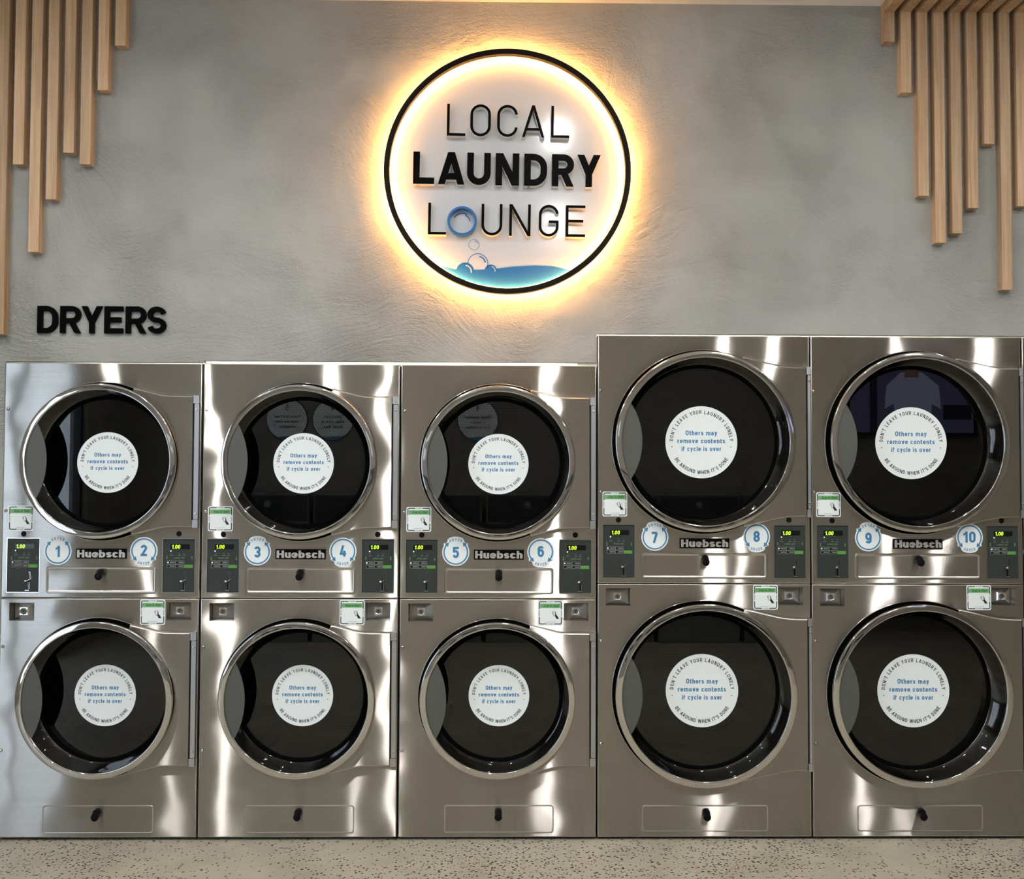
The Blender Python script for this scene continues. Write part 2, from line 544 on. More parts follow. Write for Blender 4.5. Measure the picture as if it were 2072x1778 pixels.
def glyph(ch, t, w=None):
    """returns width and list of ('s', points, closed) strokes / ('p', points) polygons on a cap height of 1"""
    a = t/2
    it = []
    def S(pts, closed=False): it.append(('s', pts, closed))
    def D(x0, y0, x1, y1):
        L = math.hypot(x1-x0, y1-y0)
        h = t*L/max(abs(y1-y0), 1e-6)/2
        it.append(('p', [(x0-h,y0),(x0+h,y0),(x1+h,y1),(x1-h,y1)]))
    def H(dx, dy):
        return t*math.hypot(dx, dy)/dy/2
    if ch == ' ':
        return (w or .26), it
    if ch in UW:
        w = w or UW[ch]
        r = w/2-a
        if ch == 'A':
            h = H(w/2, 1)
            D(h, 0, w/2, 1); D(w-h, 0, w/2, 1)
            y = .25; x = h+(w/2-h)*y
            S([(x, y), (w-x, y)])
        elif ch in 'BPR':
            mid = .5 if ch == 'B' else .46
            q = (1-a-mid)/2
            S([(a,0),(a,1)])
            S([(a,1-a),(w-a-q,1-a)]+arc(w-a-q,mid+q,q,q,90,-90,10)+[(a,mid)])
            if ch == 'B':
                q = (mid-a)/2
                S([(a,mid),(w-a-q,mid)]+arc(w-a-q,a+q,q,q,90,-90,10)+[(a,a)])
            if ch == 'R':
                h = H(w*.35, mid)
                D(w-h, 0, w*.52, mid)
        elif ch == 'C':
            if .70 < 1-a-r:
                S([(w-a,.70),(w-a,1-a-r)]+arc(w/2,1-a-r,r,r,0,180,14)+arc(w/2,a+r,r,r,180,360,14)+[(w-a,.30)])
            else:
                q = math.degrees(math.asin(min(.9, (.70-(1-a-r))/r)))
                S(arc(w/2,1-a-r,r,r,q,180,14)+arc(w/2,a+r,r,r,180,360-q,14))
        elif ch == 'G':
            q = math.degrees(math.asin(min(.9, max(0, (.72-(1-a-r))/r))))
            S(([(w-a,.72)] if q == 0 else [])+arc(w/2,1-a-r,r,r,q,180,14)+arc(w/2,a+r,r,r,180,360,14)+[(w-a,.47),(w*.5,.47)])
        elif ch == 'D':
            q = min(.32, w-t-.02)
            S([(a,0),(a,1)])
            S([(a,1-a),(w-a-q,1-a)]+arc(w-a-q,1-a-q,q,q,90,0,8)+arc(w-a-q,a+q,q,q,0,-90,8)+[(a,a)])
        elif ch in 'EF':
            S([(a,0),(a,1)]); S([(a,1-a),(w,1-a)]); S([(a,.5),(w*.9,.5)])
            if ch == 'E': S([(a,a),(w,a)])
        elif ch == 'H':
            S([(a,0),(a,1)]); S([(w-a,0),(w-a,1)]); S([(a,.5),(w-a,.5)])
        elif ch == 'L':
            S([(a,0),(a,1)]); S([(a,a),(w,a)])
        elif ch == 'M':
            S([(a,0),(a,1)]); S([(w-a,0),(w-a,1)])
            h = H(w/2-a, .7); D(h, 1, w/2, .3); D(w-h, 1, w/2, .3)
        elif ch == 'N':
            S([(a,0),(a,1)]); S([(w-a,0),(w-a,1)])
            h = H(w-t*1.2, 1); D(h, 1, w-h, 0)
        elif ch in 'OQ':
            S(arc(w/2,1-a-r,r,r,0,180,14)+arc(w/2,a+r,r,r,180,360,14), True)
        elif ch == 'S':
            ry = .25-a/2
            S(arc(w/2,.75-a/2,r,ry,12,270,18)+arc(w/2,.25+a/2,r,ry,90,-168,18)[1:])
        elif ch == 'T':
            S([(0,1-a),(w,1-a)]); S([(w/2,0),(w/2,1)])
        elif ch == 'U':
            S([(a,1),(a,a+r)]+arc(w/2,a+r,r,r,180,360,14)+[(w-a,1)])
        elif ch == 'V':
            h = H(w/2, 1); D(h, 1, w/2, 0); D(w-h, 1, w/2, 0)
        elif ch == 'W':
            h = H(w/4, 1); D(h, 1, w*.27, 0); D(w/2, 1, w*.27, 0); D(w/2, 1, w*.73, 0); D(w-h, 1, w*.73, 0)
        elif ch == 'Y':
            h = H(w/2, .6); D(h, 1, w/2, .40); D(w-h, 1, w/2, .40); S([(w/2,0),(w/2,.43)])
        elif ch == 'X':
            h = H(w, 1); D(h, 1, w-h, 0); D(w-h, 1, h, 0)
        return w, it
    if ch in LW:
        w = w or LW[ch]
        r = w/2-a
        x = XH
        def bowl(): S(arc(w/2,x-a-r,r,r,0,180,12)+arc(w/2,a+r,r,r,180,360,12), True)
        def arch(x0, x1):
            q = (x1-x0)/2
            S([(x0,x-a-q)]+arc((x0+x1)/2,x-a-q,q,q,180,0,12)+[(x1,0)])
        if ch == 'a':
            q = .2
            S([(w-a,0),(w-a,x-a-r)]+arc(w/2,x-a-r,r,r,0,150,10))
            S([(w-a,.43),(a+q,.43)]+arc(a+q,(.43+a)/2,q,(.43-a)/2,90,270,10)+[(w-a,a)])
        elif ch == 'b': S([(a,0),(a,1)]); bowl()
        elif ch == 'd': S([(w-a,0),(w-a,1)]); bowl()
        elif ch == 'c': S(arc(w/2,x-a-r,r,r,10,180,12)+arc(w/2,a+r,r,r,180,350,12))
        elif ch == 'e':
            S([(a,x/2),(w-a,x/2),(w-a,x-a-r)]+arc(w/2,x-a-r,r,r,0,180,12)+arc(w/2,a+r,r,r,180,335,12))
        elif ch == 'f': S(arc(w-a,1-a-.12,.18,.12,90,180,6)+[(w-a-.18,0)]); S([(0,x-a),(w,x-a)])
        elif ch == 'g': bowl(); S([(w-a,x),(w-a,-.08)]+arc(w/2,-.02,r,.18,0,-150,10))
        elif ch == 'h': S([(a,0),(a,1)]); arch(a, w-a)
        elif ch == 'k': S([(a,0),(a,1)]); D(w*.75,x,w*.2,.3); D(w-H(.3,.5),0,w*.4,.48)
        elif ch == 'm': S([(a,0),(a,x)]); arch(a, w/2); arch(w/2, w-a)
        elif ch == 'n': S([(a,0),(a,x)]); arch(a, w-a)
        elif ch == 'o': bowl()
        elif ch == 'p': S([(a,-.24),(a,x)]); bowl()
        elif ch == 'r': S([(a,0),(a,x)]); S(arc(w-a*.4,x-a-.2,w-a*1.4,.2,180,90,8))
        elif ch == 's':
            ry = (x-t)/4
            S(arc(w/2,x-a-ry,r,ry,15,270,14)+arc(w/2,a+ry,r,ry,90,-165,14)[1:])
        elif ch == 't': S([(w*.35,1-.08),(w*.35,a+.1)]+arc(w*.35+.12,a+.12,.12,.12,180,270,6)+[(w,a)]); S([(0,x-a),(w,x-a)])
        elif ch == 'u': S([(w-a,0),(w-a,x)]); S([(a,x),(a,a+r)]+arc(w/2,a+r,r,r,180,360,12))
        elif ch == 'v': h = H(w/2, x); D(h,x,w/2,0); D(w-h,x,w/2,0)
        elif ch == 'w': h = H(w/4, x); D(h,x,w*.27,0); D(w/2,x,w*.27,0); D(w/2,x,w*.73,0); D(w-h,x,w*.73,0)
        elif ch == 'y': h = H(w/2, x); D(h,x,w/2,0); D(w-h,x,w*.28,-.24)
        return w, it
    w0 = .58
    if ch in '0123456789':
        w = w or (w0 if ch != '1' else .38)
        r = w/2-a
        if ch == '0': S(arc(w/2,1-a-r,r,r,0,180,14)+arc(w/2,a+r,r,r,180,360,14), True)
        elif ch == '1': S([(w-a,0),(w-a,1)]); it.append(('p', [(w-a,1),(0,.80),(0,.80-t*.95),(w-a,1-t*.95)]))
        elif ch == '2':
            S([(a,.72)]+arc(w/2,1-a-r,r,r,170,-20,14)+[(a+.04,a)]); S([(0,a),(w,a)])
        elif ch == '3':
            q = (1-t)/4
            S(arc(w/2,1-a-q,r,q,165,-90,14)); S(arc(w/2,a+q,r,q,90,-165,14)); S([(w*.38,.5),(w/2,.5)])
        elif ch == '4':
            D(w*.52,1,a+.02,.25); S([(0,.25),(w,.25)]); S([(w*.72,0),(w*.72,.52)])
        elif ch == '5':
            S([(w-.02,1-a),(a+.03,1-a),(a+.03,.50)]); q = .31-a/2
            S([(a+.03,.52)]+arc(w/2,a+q,r,q,125,-160,16))
        elif ch == '6':
            q = .31-a/2
            S(arc(w/2,a+q,r,q,0,360,20)[:-1], True)
            S([(a,a+q),(a,1-a-r)]+arc(w/2,1-a-r,r,r,180,20,12))
        elif ch == '7': S([(0,1-a),(w-a,1-a)]); D(w-a-.02,1-a,w*.35,0)
        elif ch == '8':
            q = .25-a/2
            S(arc(w/2,1-a-q,r*.94,q,0,360,20)[:-1], True); S(arc(w/2,a+q,r,q,0,360,20)[:-1], True)
        elif ch == '9':
            q = .31-a/2
            S(arc(w/2,1-a-q,r,q,0,360,20)[:-1], True)
            S([(w-a,1-a-q),(w-a,a+r)]+arc(w/2,a+r,r,r,0,-160,12))
        return w, it
    if ch == 'I' or ch == 'l': S([(a,0),(a,1)]); return t, it
    if ch == 'i':
        S([(a,0),(a,XH)]); S([(a,1-t*.95),(a,1)]); return t, it
    if ch == "'": S([(a,.68),(a,1)]); return t, it
    if ch == '.': S([(a,0),(a,t)]); return t, it
    return (w or .3), it

def strip(pts, t, closed):
    """left and right rails of a stroke with mitred joins"""
    P = []
    for p in pts:
        if not P or math.hypot(p[0]-P[-1][0], p[1]-P[-1][1]) > 1e-5:
            P.append(p)
    if closed and math.hypot(P[0][0]-P[-1][0], P[0][1]-P[-1][1]) < 1e-5:
        P.pop()
    n = len(P)
    Lr, Rr = [], []
    for i in range(n):
        if closed:
            p, q, s = P[i-1], P[i], P[(i+1) % n]
        else:
            p, q, s = P[max(i-1,0)], P[i], P[min(i+1,n-1)]
        d1 = (q[0]-p[0], q[1]-p[1]); d2 = (s[0]-q[0], s[1]-q[1])
        l1 = math.hypot(*d1); l2 = math.hypot(*d2)
        if l1 < 1e-9: d1, l1 = d2, l2
        if l2 < 1e-9: d2, l2 = d1, l1
        n1 = (-d1[1]/l1, d1[0]/l1); n2 = (-d2[1]/l2, d2[0]/l2)
        mx, my = n1[0]+n2[0], n1[1]+n2[1]
        ml = math.hypot(mx, my)
        if ml < 1e-6: mx, my, ml = n1[0], n1[1], 1
        mx, my = mx/ml, my/ml
        k = t/2/max(mx*n1[0]+my*n1[1], .45)
        Lr.append((q[0]+mx*k, q[1]+my*k)); Rr.append((q[0]-mx*k, q[1]-my*k))
    return Lr, Rr

def draw_glyph(mb, items, t, fn, y0, y1, mat, side=None):
    """fn maps glyph units to local x,z; y0 is the front, y1 the back (None: flat print)"""
    def solid(poly):
        pts = [fn(*p) for p in poly]
        ar = sum(pts[i][0]*pts[(i+1) % len(pts)][1]-pts[(i+1) % len(pts)][0]*pts[i][1] for i in range(len(pts)))
        if ar < 0: pts.reverse()
        if y1 is None:
            mb.face([(x, y0, z) for x, z in pts], mat)
        else:
            mb.prism(pts, y0, y1, mat, side)
    yb = y0
    for n_, i_ in enumerate(items):
        y0 = yb-n_*1.1e-4          # overlapping strokes never share a plane
        if i_[0] == 'p':
            solid(i_[1]); continue
        Lr, Rr = strip(i_[1], t, i_[2])
        n = len(Lr)
        Lf = [fn(*p) for p in Lr]; Rf = [fn(*p) for p in Rr]
        for j in range(n if i_[2] else n-1):
            k = (j+1) % n
            mb.face([(Lf[j][0],y0,Lf[j][1]),(Rf[j][0],y0,Rf[j][1]),(Rf[k][0],y0,Rf[k][1]),(Lf[k][0],y0,Lf[k][1])], mat)
            if y1 is not None:
                for A in (Lf, Rf):
                    mb.face([(A[j][0],y0,A[j][1]),(A[k][0],y0,A[k][1]),(A[k][0],y1,A[k][1]),(A[j][0],y1,A[j][1])], side or mat)
        if y1 is not None and not i_[2]:
            for j in (0, n-1):
                mb.face([(Lf[j][0],y0,Lf[j][1]),(Rf[j][0],y0,Rf[j][1]),(Rf[j][0],y1,Rf[j][1]),(Lf[j][0],y1,Lf[j][1])], side or mat)

def text_width(s, t, sp):
    return sum(glyph(c, t)[0]+sp for c in s)-sp

def text(mb, s, h, t, cx, z, y, mat, sp=.12, width=None, y1=None, side=None, slant=0.0, rot=0.0, wscale=1.0):
    """a centred line; z is the baseline, h the cap height"""
    tw = text_width(s, t, sp)
    kx = h*wscale if width is None else width/tw
    cr, sr = math.cos(rot), math.sin(rot)
    pen = -tw/2
    for c in s:
        w, it = glyph(c, t)
        def fn(u, v, pen=pen):
            x, zz = (pen+u)*kx+slant*v*h, v*h
            return (cx+x*cr-zz*sr, z+x*sr+zz*cr)
        draw_glyph(mb, it, t, fn, y, y1, mat, side)
        pen += w+sp

def arc_text(mb, s, h, t, cx, cz, radius, mid_deg, span, y, mat, inward=False, sp=.12):
    """letters around a circle; radius of the baseline; upright over the top, or along the bottom when inward"""
    tw = text_width(s, t, sp)
    pen = 0.0
    for c in s:
        w, it = glyph(c, t)
        f = (pen+w/2)/tw-.5
        if not inward:
            a = math.radians(mid_deg-f*span)
            rot = a-math.pi/2
        else:
            a = math.radians(mid_deg+f*span)
            rot = a+math.pi/2
        bx, bz = cx+radius*math.cos(a), cz+radius*math.sin(a)
        cr, sr = math.cos(rot), math.sin(rot)
        k = math.radians(span)*radius/tw*(1.0 if not inward else 1.0)
        def fn(u, v, w=w, bx=bx, bz=bz, cr=cr, sr=sr):
            x, zz = (u-w/2)*h, v*h
            return (bx+x*cr-zz*sr, bz+x*sr+zz*cr)
        draw_glyph(mb, it, t, fn, y, None, mat)
        pen += w+sp

# ------------------------------------------------------------------ the room
def structure(name, mb, label=None, **kw):
    o = obj(name, mb, kind='structure', **kw)
    if label: o['label'] = label
    return o

mb = MB(); mb.box(ROOM_L-.3, ROOM_R+.3, ROOM_REAR-.3, 2.6, FLOOR-.1, FLOOR, 'polished_concrete')
structure('floor', mb, 'polished concrete floor with dark exposed aggregate')
mb = MB(); mb.box(ROOM_L-.3, ROOM_R+.3, ROOM_REAR-.3, 2.6, CEIL, CEIL+.1, 'ceiling_paint')
structure('ceiling', mb, 'white painted ceiling')

MX = [-2.0053, -1.1988, -0.3922, 0.4144, 1.2932, 2.1720]      # left edges of the six machines
W1, H1, S1 = 0.800, 1.916, 0.959
W2, H2, S2 = 0.8722, 2.0424, 1.0224
END = MX[5]+W2
mb = MB()
TH = 0.03
for x0, x1, z0 in ((ROOM_L, MX[0]-.004, FLOOR), (MX[0]-.004, MX[1]-.003, H1+.005), (MX[1]-.003, MX[3]-.003, H1+.0125), (MX[3]-.003, END+.004, H2+.007), (END+.004, ROOM_R, FLOOR)):
    mb.box(x0, x1, WALL, WALL+TH, z0, CEIL, 'trowelled_plaster')
structure('wall_front', mb, 'grey trowelled plaster wall above the dryers')
mb = MB()
WY0, WY1, WZ0, WZ1 = -4.5, -2.55, 0.15, 2.75
for y0, y1, z0, z1 in ((ROOM_REAR, WY0, FLOOR, CEIL), (WY1, WALL+TH, FLOOR, CEIL), (WY0, WY1, FLOOR, WZ0), (WY0, WY1, WZ1, CEIL)):
    mb.box(ROOM_L-.15, ROOM_L, y0, y1, z0, z1, 'wall_paint')
structure('wall_left', mb)
mb = MB(); mb.box(ROOM_R, ROOM_R+.15, ROOM_REAR, WALL+TH, FLOOR, CEIL, 'wall_paint'); structure('wall_right', mb)
mb = MB(); mb.box(ROOM_L-.15, ROOM_R+.15, ROOM_REAR-.15, ROOM_REAR, FLOOR, CEIL, 'wall_paint'); structure('wall_rear', mb)
mb = MB(); mb.box(ROOM_L-.15, ROOM_R+.15, 2.3, 2.4, FLOOR, CEIL, 'service_paint'); structure('wall_service', mb)
mb = MB()
mb.box(ROOM_L-.15, ROOM_L, WALL+TH, 2.3, FLOOR, CEIL, 'service_paint'); mb.box(ROOM_R, ROOM_R+.15, WALL+TH, 2.3, FLOOR, CEIL, 'service_paint')
structure('wall_side', mb)
# shopfront window
win = bpy.data.objects.new('window_1', None); COL.objects.link(win); win['kind'] = 'structure'; win['label'] = 'shopfront window with black frame'
win.location = (ROOM_L, WY0, WZ0)
mb = MB(); wl, wh = WY1-WY0, WZ1-WZ0
for y0, y1, z0, z1 in ((0,.05,0,wh),(wl-.05,wl,0,wh),(.05,wl-.05,0,.05),(.05,wl-.05,wh-.05,wh),(wl/2-.025,wl/2+.025,.05,wh-.05)):
    mb.box(-.10, -.04, y0, y1, z0, z1, 'frame_black')
obj('window_frame', mb, win)
for k in range(2):
    mb = MB(); y0 = .05+k*(wl/2-.025); y1 = y0+wl/2-.075
    mb.face([(-.07,y0,.05),(-.07,y1,.05),(-.07,y1,wh-.05),(-.07,y0,wh-.05)], 'window_glass')
    obj('pane', mb, win)
pl = bpy.data.lights.new('window_portal', 'AREA'); pl.shape = 'RECTANGLE'; pl.size = wl; pl.size_y = wh
pl.cycles.is_portal = True
po = bpy.data.objects.new('window_portal', pl); COL.objects.link(po)
po.location = (ROOM_L-.14, (WY0+WY1)/2, (WZ0+WZ1)/2); po.rotation_euler = (math.radians(90), 0, math.radians(-90))

# ------------------------------------------------------------------ dryers
def steel_panel(w, z0, z1, holes):
    """sheet-metal front with folded, rounded edges and cut-outs"""
    mb = MB()
    b = 0.004
    inner = rect(b, w-b, z0+b, z1-b)
    mb.holed(inner, [h for h, d in holes], 0.0, 'brushed_steel')
    prev = (inner, 0.0)
    for k in (1, 2, 3, 4):
        a = math.radians(90*k/4)
        off = b*math.sin(a); y = b*(1-math.cos(a))
        cur = (rect(b-off, w-b+off, z0+b-off, z1-b+off), y)
        for j in range(4):
            p0, p1 = prev[0][j], prev[0][(j+1) % 4]; q0, q1 = cur[0][j], cur[0][(j+1) % 4]
            mb.face([(p0[0],prev[1],p0[1]),(q0[0],y,q0[1]),(q1[0],y,q1[1]),(p1[0],prev[1],p1[1])], 'edge_steel', True)
        prev = cur
    mb.walls(prev[0], b, .03, 'brushed_steel')
    for h, d in holes:
        mb.walls(h, 0.0, d, 'brushed_steel')
    return mb

def screw_mesh():
    mb = MB()
    mb.lathe([(0.0001,-.006),(.003,-.0055),(.0056,-.0035),(.0072,0.0)], 'screw_metal', 16)
    mb.box(-.0032, .0032, -.0064, -.005, -.0006, .0006, 'rubber_and_gap_black')
    return mb.mesh('screw')
SCREW = screw_mesh()

def knob_mesh():
    mb = MB()
    mb.rod((0,.002,0), (0,-.012,-.002), .0150, 'black_plastic', 20)
    # finger pull leaning down and out
    mb.rod((0,-.006,-.001), (0,-.029,-.014), .0140, 'black_plastic', 20, True, .0150)
    mb.ellipsoid((0,-.029,-.014), (.0150,.006,.0150), 'black_plastic', 20)
    return mb.mesh('pull_knob')
KNOB = knob_mesh()

def drawer_mesh(w, h, depth_in=0.0):
    """pressed drawer front: raised bead around a flat plate"""
    mb = MB()
    pr = [(0.0, 0.0008), (.004, -.004), (.008, -.004), (.012, -.0012)] if depth_in == 0 else [(0.0, 0.0006), (.0018, -.0016), (.0034, -.0016), (.0052, -.0008)]
    loops = []
    for off, y in pr:
        loops.append((rrect(-w/2+off, w/2-off, off, h-off, max(.012-off*.6, .003)), y))
    n = len(loops[0][0])
    for (A, ya), (B, yb) in zip(loops, loops[1:]):
        for j in range(n):
            k = (j+1) % n
            mb.face([(A[j][0],ya,A[j][1]),(A[k][0],ya,A[k][1]),(B[k][0],yb,B[k][1]),(B[j][0],yb,B[j][1])], 'edge_steel', True)
    mb.face([(x, loops[-1][1], z) for x, z in loops[-1][0]], 'drawer_steel')
    return mb.mesh('lint_drawer')

# control panel (origin at its lower left corner)
CW, CH = 0.1315, 0.2185
def fx(u): return u*CW
def fz(v): return CH-v*CH
def control_parts(upper):
    P = {}
    mb = MB()
    # bright trim lip then the recessed grey face
    lo = [(rect(-.0015,CW+.0015,-.0015,CH+.0015), -.0012), (rect(.0015,CW-.0015,.0015,CH-.0015), -.0012), (rect(.0015,CW-.0015,.0015,CH-.0015), .003)]
    for (A, ya), (B, yb) in zip(lo, lo[1:]):
        for j in range(4):
            k = (j+1) % 4
            mb.face([(A[j][0],ya,A[j][1]),(A[k][0],ya,A[k][1]),(B[k][0],yb,B[k][1]),(B[j][0],yb,B[j][1])], 'screw_metal')
    mb.face([(x,.003,z) for x, z in lo[2][0]], 'control_face')
    y = .0027
    text(mb, 'UPPER UNIT' if upper else 'LOWER UNIT', .0062, .14, fx(.51), fz(.375), y, 'print_green', .2)
    for u in (.13, .90):
        zc = fz(.36); s = 1 if upper else -1
        x = fx(u)
        mb.face([(x-.0045,y,zc+s*.001),(x+.0045,y,zc+s*.001),(x,y,zc+s*.009)], 'print_green')
        mb.face([(x-.0018,y,zc-.008),(x+.0018,y,zc-.008),(x+.0018,y,zc+.008),(x-.0018,y,zc+.008)], 'print_green')
    for u in (.26, .51, .655):
        text(mb, 'o', .006, .16, fx(u), fz(.285), y, 'print_grey', .1)
        mb.face([(fx(u)-.006,y,fz(.315)),(fx(u)+.006,y,fz(.315)),(fx(u)+.006,y,fz(.307)),(fx(u)-.006,y,fz(.307))], 'print_grey')
    P['control_panel'] = mb
    bt = MB()
    for r in range(2):
        for c in range(2):
            x0, x1 = fx(.13+.265*c), fx(.39+.265*c); z1, z0 = fz(.412+.068*r), fz(.475+.068*r)
            o = rect(x0,x1,z0,z1); i = rect(x0+.0012,x1-.0012,z0+.0012,z1-.0012)
            for j in range(4):
                k = (j+1) % 4
                bt.face([(o[j][0],.0026,o[j][1]),(o[k][0],.0026,o[k][1]),(i[k][0],.0022,i[k][1]),(i[j][0],.0022,i[j][1])], 'print_grey')
            bt.face([(p[0],.0022,p[1]) for p in i], 'control_face')
            bt.box(x0+.004, x0+.0085, .0015, .0024, z0+.0035, z1-.0035, 'display_window')
            bt.box(x0+.013, x1-.004, .0018, .0024, z0+.005, z1-.005, 'print_grey')
    P['button_pad'] = bt
    sb = MB()
    sb.prism(rrect(fx(.66), fx(.925), fz(.545), fz(.485), .002, 3), .0018, .003, 'start_green')
    sb.box(fx(.76), fx(.86), .0015, .0019, fz(.525), fz(.505), 'print_green')
    P['start_button'] = sb
    dp = MB()
    dp.prism(rect(fx(.235), fx(.822), fz(.195), fz(.104)), .0018, .003, 'display_window')
    # 1.00 in slanted segments
    h = .0175*.86; zb = fz(.186); t = .17
    text(dp, '1.00', h, t, fx(.40), zb, .0014, 'led_digits', .16, width=.033, slant=.12)
    P['display'] = dp
    cs = MB()
    # slanted coin slot with rim, round return knob, lower chute and lip
    cs.prism([(fx(.665),fz(.62)),(fx(.705),fz(.62)),(fx(.745),fz(.755)),(fx(.705),fz(.755))], .0022, .003, 'screw_metal')
    cs.prism([(fx(.675),fz(.625)),(fx(.70),fz(.625)),(fx(.735),fz(.75)),(fx(.708),fz(.75))], .0018, .0022, 'display_window')
    cs.rod((fx(.705),.002,fz(.762)), (fx(.63),-.010,fz(.79)), .0018, 'screw_metal', 8)
    cs.box(fx(.63), fx(.685), .0016, .003, fz(.945), fz(.815), 'display_window')
    cs.box(fx(.685), fx(.695), .0005, .003, fz(.945), fz(.815), 'screw_metal')
    cs.box(fx(.58), fx(.71), -.006, .003, fz(.968), fz(.955), 'screw_metal')
    P['coin_slot'] = cs
    kb = MB()
    kb.rod((fx(.61),.003,fz(.79)), (fx(.61),-.010,fz(.79)), .0030, 'screw_metal', 10)
    kb.ellipsoid((fx(.605),-.011,fz(.787)), (.0062,.004,.0050), 'screw_metal', 12)
    P['coin_return'] = kb
    return {k: v.mesh(k) for k, v in P.items()}
def led_mesh():
    ld = MB(); ld.disc(0, 0, .0021, 0, 'led_dot', 12); return ld.mesh('indicator_light')
LED = led_mesh()
CONTROL = {True: control_parts(True), False: control_parts(False)}

def nameplate_meshes():
    mb = MB(); mb.prism(rect(-.102,.102,0,.0397), -.003, 0.0, 'plate_black')
    lt = MB()
    s, t, sp = 'Huebsch', .205, .07
    text(lt, s, .0305, t, 0, .0047, -.0055, 'emboss_silver', sp, width=.193, y1=-.003)
    # slab feet of the H, u, b, h
    return mb.mesh('nameplate'), lt.mesh('lettering')
NAMEPLATE, NAMETEXT = nameplate_meshes()

def coinbox_meshes():
    """recessed chrome pyramid with a keyed lock"""
    w, h, d0, d1, q = .0985, .0710, .046, .016, .0155
    mb = MB()
    o = rect(-w/2, w/2, -h/2, h/2); i = [(-q,-q),(q,-q),(q,q),(-q,q)]
    for j in range(4):
        k = (j+1) % 4
        mb.face([(o[j][0],d0,o[j][1]),(o[k][0],d0,o[k][1]),(i[k][0],d1,i[k][1]),(i[j][0],d1,i[j][1])], 'cast_chrome')
    mb.holed(i, [circle(0,0,.0135,24)], d1, 'cast_chrome')
    lk_ = MB()
    lk_.lathe([(.0135,d1),(.0138,d1-.005),(.0125,d1-.007),(.0105,d1-.006),(.0095,d1-.002)], 'screw_metal', 24)
    lk_.disc(0, 0, .0097, d1-.002, 'handle_grey', 24)
    lk_.box(-.0011, .0011, d1-.0026, d1-.002, -.0052, .0052, 'rubber_and_gap_black')
    return mb.mesh('coin_box'), lk_.mesh('lock_cylinder')
COINBOX, LOCK = coinbox_meshes()

def plug_mesh():
    mb = MB(); mb.lathe([(.0001,-.0025),(.009,-.002),(.0112,0.0)], 'black_plastic', 20); return mb.mesh('plug')
PLUG = plug_mesh()

def scan_sticker():
    """white rounded label: broken black border, green banner, hand holding a phone (the code square left blank)"""
    s = .1015
    mb = MB()
    mb.prism(rrect(-s/2, s/2, -s/2, s/2, .007), -.0006, 0.0, 'sticker_white')
    y = -.0009
    k = s/1000.0   # measured on a 1000-unit square, origin top left
    def X(u): return -s/2+u*k
    def Z(v): return s/2-v*k
    def poly(pts, mat, yy=y): mb.face([(X(u),yy,Z(v)) for u, v in pts], mat)
    # border corners: thick rounded L strokes
    def stroke(pts, t, mat):
        draw_glyph(mb, [('s', pts, False)], t, lambda u, v: (X(u), Z(v)), y, None, mat)
    T = 36; a, b, R = 57, 943, 50
    for cx, cz, a0 in ((a+R,a+R,180),(b-R,a+R,270),(b-R,b-R,0),(a+R,b-R,90)):
        c = [(cx+R*math.cos(math.radians(a0+90*j/6)), cz+R*math.sin(math.radians(a0+90*j/6))) for j in range(7)]
        if a0 == 180: pts = [(a,355)]+c+[(350,a)]
        elif a0 == 270: pts = [(650,a)]+c+[(b,355)]
        elif a0 == 0: pts = [(b,665)]+c+[(650,b)]
        else: pts = [(350,b)]+c+[(a,665)]
        stroke(pts, T, 'ink_black')
    poly([(85,132),(915,132),(915,305),(85,305)], 'ink_green')
    text(mb, 'Scan to Start', .0105, .2, X(525), Z(265), y-.0003, 'ink_dark_green', .14, width=.062, slant=.25)
    text(mb, 'TO START', .0040, .2, 0, Z(75), y, 'ink_black', .2, width=.024)
    text(mb, 'TO START', .0040, .2, 0, Z(962), y, 'ink_black', .2, width=.024)
    text(mb, 'SCAN ME', .0040, .2, X(75), Z(510), y, 'ink_black', .2, width=.021, rot=math.pi/2)
    text(mb, 'SCAN ME', .0040, .2, X(925), Z(510), y, 'ink_black', .2, width=.021, rot=-math.pi/2)
    # phone and hand
    draw_glyph(mb, [('s', [(598,450),(690,430),(722,600),(640,622)], True)], 16, lambda u, v: (X(u), Z(v)), y, None, 'ink_grey')
    poly([(685,455),(715,470),(750,590),(800,640),(852,735),(745,740),(688,628),(640,610),(700,590)], 'ink_black')
    poly([(572,460),(590,455),(612,590),(598,560)], 'ink_black')
    stroke([(300,865),(600,868),(680,850)], 12, 'ink_grey')
    return mb.mesh('scan_sticker')
SCAN = scan_sticker()

def warning_sticker(r):
    k = r/.125
    mb = MB()
    mb.lathe([(r,0.0),(r,-.0005)], 'sticker_white', 72, smooth=False)
    mb.disc(0, 0, r, -.0005, 'sticker_white', 72)
    y = -.0008
    h = .0125*k
    arc_text(mb, "DON'T LEAVE YOUR LAUNDRY LONELY", h, .165, 0, 0, .0985*k, 90, 176, y, 'ink_black', False, .15)
    arc_text(mb, "BE AROUND WHEN IT'S DONE", h, .165, 0, 0, .1105*k, 270, 116, y, 'ink_black', True, .15)
    for s in (-1, 1):
        mb.disc(s*.1025*k, -.016*k, .0019*k, y, 'ink_black', 12)
    for i_, (s, w) in enumerate((('Others may', .110), ('remove contents', .166), ('if cycle is over', .138))):
        text(mb, s, .0165*k, .185, 0, (.024-.0275*i_)*k, y, 'ink_blue', .13, width=w*k)
    return mb.mesh('warning_sticker')
WARN = {1: warning_sticker(.1252), 2: warning_sticker(.1503)}

